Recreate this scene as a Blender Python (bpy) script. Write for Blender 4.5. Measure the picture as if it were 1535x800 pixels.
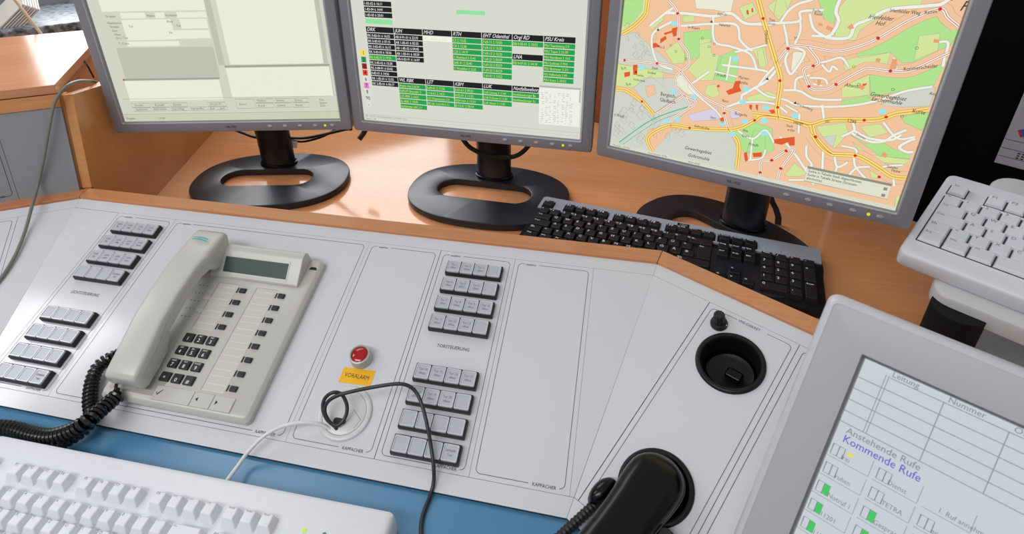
import bpy, bmesh, math, random
from mathutils import Vector, Matrix
random.seed(4)
C = bpy.context.scene.collection
for o in list(bpy.data.objects): bpy.data.objects.remove(o)
ZO = 850.0                      # height of the console's rear seam above the floor, mm
def W(x, y, z=0.0): return Vector((x/1000, y/1000, (z+ZO)/1000))
def lin(h):
    h = h.lstrip('#'); c = [int(h[i:i+2], 16)/255 for i in (0, 2, 4)]
    return tuple((v/12.92 if v <= .04045 else ((v+.055)/1.055)**2.4) for v in c)+(1.0,)

# ------------------------------------------------------------------ camera
cd = bpy.data.cameras.new('camera'); cam = bpy.data.objects.new('camera', cd); C.objects.link(cam)
cd.sensor_width = 36.0; cd.lens = 20.722; cd.shift_x = 0.01195; cd.shift_y = -0.09724
cd.clip_start = 0.02
R0 = Vector((0.9777563, 0.2091194, -0.0161775)); R1 = Vector((0.0852787, -0.4668225, -0.8802297)); R2 = Vector((-0.1916251, 0.8592705, -0.474272))
m = Matrix.Identity(4)
for i in range(3):
    m[i][0] = R0[i]; m[i][1] = -R1[i]; m[i][2] = -R2[i]
m.translation = W(711.81, -599.95, 463.22)
cam.matrix_world = m
cd.dof.use_dof = True; cd.dof.focus_distance = 0.80; cd.dof.aperture_fstop = 14.0
bpy.context.scene.camera = cam

# ------------------------------------------------------------------ world and lights
sc = bpy.context.scene
sc.view_settings.view_transform = 'Standard'; sc.view_settings.look = 'None'
sc.view_settings.gamma = 1.0; sc.view_settings.use_curve_mapping = False
sc.view_settings.exposure = 0.0
w = bpy.data.worlds.new('world'); sc.world = w; w.use_nodes = True
w.node_tree.nodes['Background'].inputs[0].default_value = (0.90, 0.91, 0.93, 1)
w.node_tree.nodes['Background'].inputs[1].default_value = 0.50
def area(name, loc, target, sx, sy, power, col):
    l = bpy.data.lights.new(name, 'AREA'); l.shape = 'RECTANGLE'; l.size = sx; l.size_y = sy; l.energy = power; l.color = col
    o = bpy.data.objects.new(name, l); C.objects.link(o); o.location = loc
    d = (target-loc).normalized(); o.rotation_euler = d.to_track_quat('-Z', 'Y').to_euler(); return o
WIN_D = Vector((0.722, 0.692, 0)); WIN_N = Vector((0.692, -0.722, 0))     # along and into the room
wc = W(-600, 611, 0)-WIN_N*0.045        # plane of the panes
def window_light(s0, s1, z0, z1, power):
    p = wc+WIN_D*(s0+s1)/2000+Vector((0, 0, (z0+z1)/2000)); area('window_daylight', p, p+WIN_N, (s1-s0)/1000, (z1-z0)/1000, power, (0.95, 0.98, 1.0))
window_light(-135, 985, 198, 1640, 25.5)
window_light(-1590, -935, 1118, 1690, 11.0)
area('overhead_fill_light', W(-500, -1750, 1895), W(-500, -1750, 0), 2.0, 0.6, 42.0, (1.0, 0.98, 0.95))  # unseen overhead fill behind the camera, added to lift the overall brightness

# ------------------------------------------------------------------ materials
def mat(name, col, rough=.5, metal=0.0, spec=.5, emit=None, es=1.0, coat=0.0, bump=0.0, bscale=400.0, mottling=0.0, transm=0.0, alpha=1.0):
    M = bpy.data.materials.new(name); M.use_nodes = True; nt = M.node_tree; b = nt.nodes['Principled BSDF']
    b.inputs['Base Color'].default_value = lin(col) if isinstance(col, str) else col
    b.inputs['Roughness'].default_value = rough; b.inputs['Metallic'].default_value = metal
    b.inputs['Specular IOR Level'].default_value = spec; b.inputs['Coat Weight'].default_value = coat; b.inputs['Coat Roughness'].default_value = .12
    b.inputs['Transmission Weight'].default_value = transm
    if emit:
        b.inputs['Base Color'].default_value = (0.01, 0.01, 0.01, 1)
        b.inputs['Emission Color'].default_value = lin(emit); b.inputs['Emission Strength'].default_value = es
    if bump or mottling:
        tc = nt.nodes.new('ShaderNodeTexCoord'); nz = nt.nodes.new('ShaderNodeTexNoise'); nz.inputs['Scale'].default_value = bscale; nz.inputs['Detail'].default_value = 4
        nt.links.new(tc.outputs['Object'], nz.inputs['Vector'])
        if bump:
            bp = nt.nodes.new('ShaderNodeBump'); bp.inputs['Strength'].default_value = bump; bp.inputs['Distance'].default_value = .0004
            nt.links.new(nz.outputs['Fac'], bp.inputs['Height']); nt.links.new(bp.outputs['Normal'], b.inputs['Normal'])
        if mottling:
            n2 = nt.nodes.new('ShaderNodeTexNoise'); n2.inputs['Scale'].default_value = 7; n2.inputs['Detail'].default_value = 5
            nt.links.new(tc.outputs['Object'], n2.inputs['Vector'])
            mr = nt.nodes.new('ShaderNodeMapRange'); mr.inputs['To Min'].default_value = 1-mottling; mr.inputs['To Max'].default_value = 1+mottling
            nt.links.new(n2.outputs['Fac'], mr.inputs['Value'])
            mx = nt.nodes.new('ShaderNodeVectorMath'); mx.operation = 'SCALE'; c = lin(col); mx.inputs[0].default_value = c[:3]
            nt.links.new(mr.outputs['Result'], mx.inputs['Scale']); nt.links.new(mx.outputs['Vector'], b.inputs['Base Color'])
    return M
def wood(name, c1, c2, rough=.24, ang=0.0, scale=1.0):
    M = bpy.data.materials.new(name); M.use_nodes = True; nt = M.node_tree; b = nt.nodes['Principled BSDF']; L = nt.links.new
    tc = nt.nodes.new('ShaderNodeTexCoord'); mp = nt.nodes.new('ShaderNodeMapping'); mp.inputs['Rotation'].default_value = (0, 0, ang)
    mp.inputs['Scale'].default_value = (3*scale, 90*scale, 90*scale); L(tc.outputs['Object'], mp.inputs['Vector'])
    n = nt.nodes.new('ShaderNodeTexNoise'); n.inputs['Scale'].default_value = 2.2; n.inputs['Detail'].default_value = 6; n.inputs['Roughness'].default_value = .62
    L(mp.outputs['Vector'], n.inputs['Vector'])
    mp2 = nt.nodes.new('ShaderNodeMapping'); mp2.inputs['Rotation'].default_value = (0, 0, ang); mp2.inputs['Scale'].default_value = (1.2, 5, 5); L(tc.outputs['Object'], mp2.inputs['Vector'])
    n2 = nt.nodes.new('ShaderNodeTexNoise'); n2.inputs['Scale'].default_value = 2.0; L(mp2.outputs['Vector'], n2.inputs['Vector'])
    ad = nt.nodes.new('ShaderNodeMath'); ad.operation = 'ADD'; L(n.outputs['Fac'], ad.inputs[0]); L(n2.outputs['Fac'], ad.inputs[1])
    mr = nt.nodes.new('ShaderNodeMapRange'); mr.inputs['From Min'].default_value = .7; mr.inputs['From Max'].default_value = 1.3; L(ad.outputs[0], mr.inputs['Value'])
    mx = nt.nodes.new('ShaderNodeMix'); mx.data_type = 'RGBA'; mx.inputs[6].default_value = lin(c1); mx.inputs[7].default_value = lin(c2)
    L(mr.outputs['Result'], mx.inputs[0]); L(mx.outputs[2], b.inputs['Base Color'])
    b.inputs['Roughness'].default_value = rough; b.inputs['Specular IOR Level'].default_value = .55
    return M
def granite(name):
    M = bpy.data.materials.new(name); M.use_nodes = True; nt = M.node_tree; b = nt.nodes['Principled BSDF']; L = nt.links.new
    tc = nt.nodes.new('ShaderNodeTexCoord'); v = nt.nodes.new('ShaderNodeTexNoise'); v.inputs['Scale'].default_value = 80; v.inputs['Detail'].default_value = 8
    L(tc.outputs['Object'], v.inputs['Vector']); cr = nt.nodes.new('ShaderNodeValToRGB'); e = cr.color_ramp.elements
    e[0].position = .38; e[0].color = lin('#3a3f46'); e[1].position = .66; e[1].color = lin('#98a0a8'); x = cr.color_ramp.elements.new(.52); x.color = lin('#7d868f')
    L(v.outputs['Fac'], cr.inputs['Fac']); L(cr.outputs['Color'], b.inputs['Base Color']); b.inputs['Roughness'].default_value = .3
    return M
M_ = dict(
 panel=mat('grey_laminate', '#cfd0d6', .13, bump=.02, bscale=600, mottling=.015),
 panel_edge=mat('dark_panel_edge', '#1c1d20', .6), cab=mat('cabinet_shaded_laminate', '#85878b', .4, mottling=.015),  # cabinet front: same laminate as the panels, its shade put into the colour
 line=mat('printed_line', '#2e2f33', .6), ink=mat('printed_ink', '#1c1d20', .6), lineL=mat('fine_seam', '#8f9095', .6),
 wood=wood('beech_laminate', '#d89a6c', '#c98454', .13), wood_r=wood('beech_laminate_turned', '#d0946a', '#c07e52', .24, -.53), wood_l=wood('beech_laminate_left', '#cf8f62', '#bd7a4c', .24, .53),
 wood_v=wood('beech_veneer_upright', '#c98a55', '#b5723f', .3, 1.3), wood_d=wood('dark_beech_board', '#a9653c', '#96552f', .35),
 blue=mat('blue_linoleum', '#477ea5', .3, spec=.7, mottling=.08, bump=.05, bscale=300),
 wood_led=wood('beech_ledge','#cd8e62','#bf7d50',.26), wood_ledr=wood('beech_ledge_right','#cd8e62','#bf7d50',.26,.53), wood_ledl=wood('beech_ledge_left_shaded','#c07c4f','#b06b40',.26,-.53), wood_w=wood('beech_side_wall','#c98c55','#b97840',.28,1.2),  # left ledge: same beech, the weaker light there put into a darker tone
 bkey=mat('black_key_plastic','#191a1e',.35), wallunit=mat('grey_unit_plastic','#9d9da6',.45),
 bplast=mat('black_plastic', '#0d0e11', .4, spec=.35, bump=.05, bscale=1500), bgloss=mat('black_gloss_plastic', '#050506', .22, spec=.28), bbase=mat('black_satin_plastic', '#1b1e25', .33, spec=.5, bump=.03, bscale=1800),
 brub=mat('black_rubber', '#17181a', .5), bcoil=mat('black_cord', '#0b0b0c', .25),
 silver=mat('silver_plastic', '#807f86', .32, metal=.0, spec=.7), silver_hi=mat('silver_rim', '#b9b9c2', .25, metal=.6), kbsilver=mat('keyboard_silver', '#9a9faa', .45, metal=.0),
 btn=mat('monitor_button_silver', '#d6d6d6', .2, metal=.7),
 white=mat('white_keyboard_plastic', '#d9dbe2', .42, bump=.03, bscale=900), whitek=mat('white_key_plastic', '#dddfe6', .4), key_gap=mat('key_shadow_gap', '#38383c', .7), post=mat('post_plastic', '#141417', .65, spec=.2),
 ivory=mat('ivory_phone_plastic', '#bfbdb7', .3, bump=.03, bscale=900), ivory_d=mat('ivory_recess', '#a7a49b', .5), paper=mat('paper_label', '#c6c0b9', .6), paperw=mat('white_paper', '#e4e4e2', .6),
 wood_c=wood('beech_cabinet_top','#cf9066','#c07e52',.2), lcd=mat('dark_green_display', '#1c3a36', .45), dkey=mat('charcoal_key', '#2b2b30', .35), wtext=mat('white_print', '#e6e6e6', .5), gtext=mat('grey_print', '#77777c', .6), teal=mat('teal_print', '#3fa0ad', .5),
 cap=mat('clear_button_cap', '#c2c5d2', .08, spec=.8), cap_in=mat('button_insert', '#b3b5c0', .3), cap_rim=mat('button_cap_rim', '#cfd0d7', .14, spec=.9),
 red=mat('red_lens', '#a00d14', .12), ring=mat('satin_metal_ring', '#b2b2b0', .35, metal=.1), yellow=mat('yellow_label', '#f2b50f', .45),
 grom=mat('pale_grommet_plastic', '#cfcfd0', .3), wcable=mat('white_cable', '#d9d9db', .4), gcable=mat('grey_cable', '#77756f', .45), bcable=mat('black_cable', '#202226', .35),
 touch=mat('light_grey_bezel', '#a5a2a7', .42, bump=.03, bscale=900), touch_e=mat('pale_bezel_edge', '#b9b9be', .35), slot=mat('dark_bezel_recess', '#6a6664', .5),
 tray=mat('white_tray_plastic', '#c6c6c8', .35), mat_g=mat('dark_grey_laminate', '#98999b', .5), black_wall=mat('black_partition', '#020202', .7, spec=.08),
 gran=granite('granite'), wall=mat('painted_wall', '#8f9096', .8), frame=mat('window_frame_paint', '#8b8c93', .5), floor=mat('floor_linoleum', '#6f6f70', .5, mottling=.05),
 stick=mat('pale_wood_stick', '#b79c7c', .6), led=mat('green_led', '#88cc22', emit='#c8e61e', es=1.0), glass=mat('window_glass', '#ffffff', .0, transm=1.0),
 chrome=mat('chrome', '#dddddd', .1, metal=1.0), lampm=mat('lamp_housing', '#e8e8e8', .5), rclr=mat('red_mark', '#b02040', .4), bclr=mat('blue_mark', '#2a50a8', .4), gclr=mat('green_mark', '#3aa070', .4),
)
EM = {}
def em(h, s=1.0):
    if (h, s) not in EM: EM[(h, s)] = mat('lit_'+h.strip('#'), '#000000', .25, spec=.25, emit=h, es=s)
    return EM[(h, s)]

# ------------------------------------------------------------------ builders (all lengths in mm)
def frame(o, x, y):
    x = Vector(x).normalized(); y = Vector(y).normalized(); z = x.cross(y)
    return Matrix(((x[0], y[0], z[0], o[0]), (x[1], y[1], z[1], o[1]), (x[2], y[2], z[2], o[2]), (0, 0, 0, 1)))
I4 = Matrix.Identity(4)
TXT = {}
def txt_mesh(s, shear):
    k = (s, shear)
    if k not in TXT:
        cu = bpy.data.curves.new('t', 'FONT'); cu.body = s; cu.size = 1.0; cu.shear = shear; cu.resolution_u = 2; cu.offset = 0 if 'M' in s else .006
        ob = bpy.data.objects.new('t', cu); me = bpy.data.meshes.new_from_object(ob)
        TXT[k] = ([tuple(v.co) for v in me.vertices], [tuple(p.vertices) for p in me.polygons])
        bpy.data.objects.remove(ob); bpy.data.meshes.remove(me); bpy.data.curves.remove(cu)
    return TXT[k]
class B:
    def __init__(s, m=None): s.v = []; s.f = []; s.m = m or I4
    def add(s, vs, fs, m=None):
        n = len(s.v); mm = s.m @ m if m is not None else s.m
        s.v += [tuple(mm @ Vector(v)) for v in vs]; s.f += [tuple(i+n for i in f) for f in fs]; return s
    def box(s, x0, x1, y0, y1, z0, z1, m=None, tx=0, ty=0):
        vs = [(x0, y0, z0), (x1, y0, z0), (x1, y1, z0), (x0, y1, z0), (x0+tx, y0+ty, z1), (x1-tx, y0+ty, z1), (x1-tx, y1-ty, z1), (x0+tx, y1-ty, z1)]
        return s.add(vs, [(3, 2, 1, 0), (4, 5, 6, 7), (0, 1, 5, 4), (1, 2, 6, 5), (2, 3, 7, 6), (3, 0, 4, 7)], m)
    def prism(s, p, z0, z1, m=None, inset=0.0):
        n = len(p); cx = sum(a[0] for a in p)/n; cy = sum(a[1] for a in p)/n
        vs = [(a[0], a[1], z0) for a in p]+[((a[0]-cx)*(1-inset)+cx, (a[1]-cy)*(1-inset)+cy, z1) for a in p]
        return s.add(vs, [tuple(range(n-1, -1, -1)), tuple(range(n, 2*n))]+[(i, (i+1) % n, (i+1) % n+n, i+n) for i in range(n)], m)
    def flat(s, p, z=0.0, m=None): return s.add([(a[0], a[1], z) for a in p], [tuple(range(len(p)))], m)
    def rect(s, x0, x1, y0, y1, z=0.0, m=None): return s.flat([(x0, y0), (x1, y0), (x1, y1), (x0, y1)], z, m)
    def ring(s, p, q, z, m=None):
        n = len(p); return s.add([(a[0], a[1], z) for a in p]+[(a[0], a[1], z) for a in q], [(i, (i+1) % n, (i+1) % n+n, i+n) for i in range(n)], m)
    def loft(s, rings, caps=True, m=None, closed=False):
        n = len(rings[0]); vs = [p for r in rings for p in r]; fs = []
        K = len(rings)
        for k in range(K-1 if not closed else K):
            a = k*n; b = ((k+1) % K)*n
            fs += [(a+i, a+(i+1) % n, b+(i+1) % n, b+i) for i in range(n)]
        if caps and not closed: fs += [tuple(range(n-1, -1, -1)), tuple(range((K-1)*n, K*n))]
        return s.add(vs, fs, m)
    def lathe(s, prof, n=32, m=None, sx=1.0, sy=1.0, caps=True):
        return s.loft([[(r*sx*math.cos(2*math.pi*i/n), r*sy*math.sin(2*math.pi*i/n), z) for i in range(n)] for r, z in prof], caps, m)
    def tube(s, path, r, n=8, m=None, smooth=0, radii=None):
        P = [Vector(p) for p in path]
        if smooth: P = spline(P, smooth)
        rings = []; up = Vector((0.13, 0.2, 1)).normalized()
        for i, p in enumerate(P):
            t = (P[min(i+1, len(P)-1)]-P[max(i-1, 0)]).normalized()
            a = up-t*up.dot(t)
            if a.length < 1e-4: a = Vector((1, 0, 0))-t*t.x
            a.normalize(); up = a; b = t.cross(a); rr = radii[i] if radii else r
            rings.append([tuple(p+(a*math.cos(2*math.pi*k/n)+b*math.sin(2*math.pi*k/n))*rr) for k in range(n)])
        return s.loft(rings, True, m)
    def strip(s, path, w, z=0.0, m=None, closed=False, n=0):
        P = [Vector((a[0], a[1])) for a in path]
        if n: P = [Vector((q[0], q[1])) for q in spline([Vector((a.x, a.y, 0)) for a in P], n)]
        K = len(P); L = []; Rr = []
        for i in range(K):
            if closed: a, b = P[i-1], P[(i+1) % K]; 
            else: a, b = P[max(i-1, 0)], P[min(i+1, K-1)]
            t = b-a
            if t.length < 1e-6: t = Vector((1, 0))
            t.normalize(); nn = Vector((-t.y, t.x))
            h = w/2
            if 0 < i < K-1 or closed:
                t1 = (P[i]-P[i-1]); 
                if t1.length > 1e-6:
                    c = abs(t1.normalized().dot(t)); h = w/2/max(c, .6)
            L.append((*(P[i]+nn*h), z)); Rr.append((*(P[i]-nn*h), z))
        vs = L+Rr; fs = [(i, i+K, i+1+K, i+1) for i in range(K-1)]
        if closed: fs.append((K-1, 2*K-1, K, 0))
        return s.add(vs, fs, m)
    def text(s, t, x, y, size, rot=0.0, shear=0.0, z=0.0, m=None, sx=1.0, al='l'):
        v, f = txt_mesh(t, shear)
        if not v: return s
        w = max(a[0] for a in v)*size*sx
        off = -w/2 if al == 'c' else (-w if al == 'r' else 0)
        mm = Matrix.Translation((x, y, z)) @ Matrix.Rotation(rot, 4, 'Z') @ Matrix.Translation((off, 0, 0)) @ Matrix.Diagonal((size*sx, size, 1, 1))
        return s.add(v, f, m @ mm if m is not None else mm)
    def build(s, name, mt, parent=None, smooth=False, bevel=0.0, seg=2, angle=40, sub=0, flip=False):
        me = bpy.data.meshes.new(name); me.from_pydata([(a/1000, b/1000, c/1000) for a, b, c in s.v], [], s.f); me.update()
        if sub is not None:
            bm = bmesh.new(); bm.from_mesh(me); bmesh.ops.recalc_face_normals(bm, faces=bm.faces); bm.to_mesh(me); bm.free()
        me.materials.append(mt)
        o = bpy.data.objects.new(name, me); C.objects.link(o)
        if parent: o.parent = parent
        if smooth:
            for p in me.polygons: p.use_smooth = True
        if bevel:
            b = o.modifiers.new('b', 'BEVEL'); b.width = bevel/1000; b.segments = seg; b.limit_method = 'ANGLE'; b.angle_limit = math.radians(angle)
            for p in me.polygons: p.use_smooth = True
            o.modifiers.new('wn', 'WEIGHTED_NORMAL')
        elif smooth:
            bm = bmesh.new(); bm.from_mesh(me)
            for e in bm.edges:
                if len(e.link_faces) == 2 and e.calc_face_angle(0) > math.radians(angle): e.smooth = False
            bm.to_mesh(me); bm.free()
        if sub: sb = o.modifiers.new('s', 'SUBSURF'); sb.levels = sub; sb.render_levels = sub
        return o
    def flatbuild(s, name, mt, parent=None, stuff=True):
        o = s.build(name, mt, parent, sub=None)
        if stuff: o['kind'] = 'stuff'      # flat print, too fine to pick apart
        return o
def spline(P, n):
    Q = []; K = len(P)
    for i in range(K-1):
        p0 = P[max(i-1, 0)]; p1 = P[i]; p2 = P[i+1]; p3 = P[min(i+2, K-1)]
        for j in range(n):
            t = j/n; Q.append(0.5*((2*p1)+(p2-p0)*t+(2*p0-5*p1+4*p2-p3)*t*t+(3*p1-p0-3*p2+p3)*t**3))
    Q.append(P[-1].copy()); return Q
def rrect(x0, x1, y0, y1, r, n=5):
    out = []
    for cx, cy, a0 in ((x1-r, y1-r, 0), (x0+r, y1-r, 90), (x0+r, y0+r, 180), (x1-r, y0+r, 270)):
        for k in range(n+1):
            a = math.radians(a0+90*k/n); out.append((cx+r*math.cos(a), cy+r*math.sin(a)))
    return out
def circ(cx, cy, r, n=32, ry=None): return [(cx+r*math.cos(2*math.pi*i/n), cy+(ry or r)*math.sin(2*math.pi*i/n)) for i in range(n)]
def thing(name, label, cat, mtx, group=None):
    o = bpy.data.objects.new(name, None); o.empty_display_size = .02; C.objects.link(o)
    mm = mtx.copy(); mm.translation = Vector((mtx[0][3]/1000, mtx[1][3]/1000, (mtx[2][3]+ZO)/1000)); o.matrix_world = mm
    o['label'] = label; o['category'] = cat
    if group: o['group'] = group
    return o
def tag(o, label, cat, group=None):
    o['label'] = label; o['category'] = cat
    if group: o['group'] = group
    return o
def struct(o): o['kind'] = 'structure'; return o
def raised(o): o.location.z += ZO/1000; return o
def copyobj(src, parent, mtx=None):
    c = src.copy(); C.objects.link(c); c.parent = parent
    if mtx is not None: c.matrix_local = mtx
    return c
def T0(x, y, z=0): return Matrix.Translation((x, y, z))
def T(x, y, z=0): return Matrix.Translation((x/1000, y/1000, z/1000))

AL = 0.3113962; PH = 0.5348175
ca, sa, cp, sp = math.cos(AL), math.sin(AL), math.cos(PH), math.sin(PH)
TB = math.tan(PH/2)
XR, XL = 768.7, -77.2
F_MAIN = frame((0, 0, 0), (1, 0, 0), (0, ca, sa))
F_R = frame((XR, 0, 0), (cp, -sp, 0), (sp*ca, cp*ca, sa))
F_L = frame((XL, 0, 0), (cp, sp, 0), (-sp*ca, cp*ca, sa))
ZD = -97.0

# cable courses and map drawing data (mm)
CAB = {'black': [(448.1, -230.4, -77.3), (446.8, -229.9, -69.8), (436.4, -226.9, -63.6), (430.3, -221.2, -55.4), (430.4, -214.4, -48.0), (438.3, -209.8, -42.3), (447.2, -208.3, -45.0), (454.7, -213.9, -53.1), (455.7, -221.8, -60.9), (450.1, -229.4, -66.5), (441.3, -229.5, -64.4), (434.1, -224.6, -56.5), (435.0, -219.2, -48.5), (443.8, -214.5, -41.7), (462.6, -208.9, -35.7), (486.4, -201.9, -31.4), (507.0, -196.7, -28.6), (518.9, -195.4, -30.3), (528.2, -198.0, -35.4), (537.3, -207.2, -42.5), (547.6, -223.1, -52.9), (557.1, -241.5, -62.0), (562.1, -252.6, -70.8), (564.3, -261.5, -80.0), (563.6, -271.6, -86.0), (562.5, -288.5, -87.0), (564.5, -302.1, -87.0), (572.7, -324.4, -87.0)], 'white': [(442.8, -231.2, -74.4), (433.8, -231.3, -69.2), (422.8, -233.8, -64.7), (408.4, -238.7, -62.1), (393.0, -245.8, -63.4), (379.2, -256.5, -67.8), (368.2, -270.3, -76.5), (367.3, -288.3, -76.0), (367.3, -304.9, -76.0), (366.8, -315.4, -78.0)], 'grey': [(-185.9, 240.3, 90.0), (-196.3, 225.6, 105.0), (-172.8, 191.4, 125.0), (-120.8, 133.8, 150.0), (-101.4, 97.8, 163.0), (-91.3, 70.9, 166.0), (-101.0, 63.2, 155.7), (-109.1, 53.4, 139.0), (-116.7, 35.8, 102.9), (-126.9, 20.9, 64.9), (-137.1, 3.7, 27.4), (-117.9, -30.5, 12.9), (-106.3, -58.9, -5.2), (-91.3, -93.2, -19.3), (-82.5, -124.8, -30.5), (-80.7, -148.2, -37.3)], 'coilP': [(160.0, -201.3, -52.2), (149.8, -209.2, -54.7), (145.1, -219.4, -58.0), (147.9, -232.8, -64.4), (160.6, -251.6, -70.5), (173.6, -265.2, -74.8), (178.5, -278.8, -76.0), (172.6, -291.0, -78.0), (163.7, -301.8, -79.0), (154.2, -313.2, -80.0), (147.4, -329.9, -80.0)], 'coilQ': [(195.7, -243.1, -61.4), (193.6, -254.9, -61.0), (193.8, -268.1, -59.0), (192.3, -283.7, -58.0), (176.4, -292.2, -66.0), (152.8, -297.2, -74.0), (124.5, -296.5, -78.0), (95.9, -294.8, -79.0), (61.9, -299.9, -79.0), (30.0, -310.5, -79.0)], 'coilQlead': [(193.4, -231.7, -45.2), (188.7, -235.4, -52.7), (188.8, -239.8, -58.3), (195.7, -243.1, -61.4)], 'coilPlead': [(162.9, -194.4, -47.9), (154.2, -202.1, -50.4), (148.7, -210.2, -55.0)]}
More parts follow.
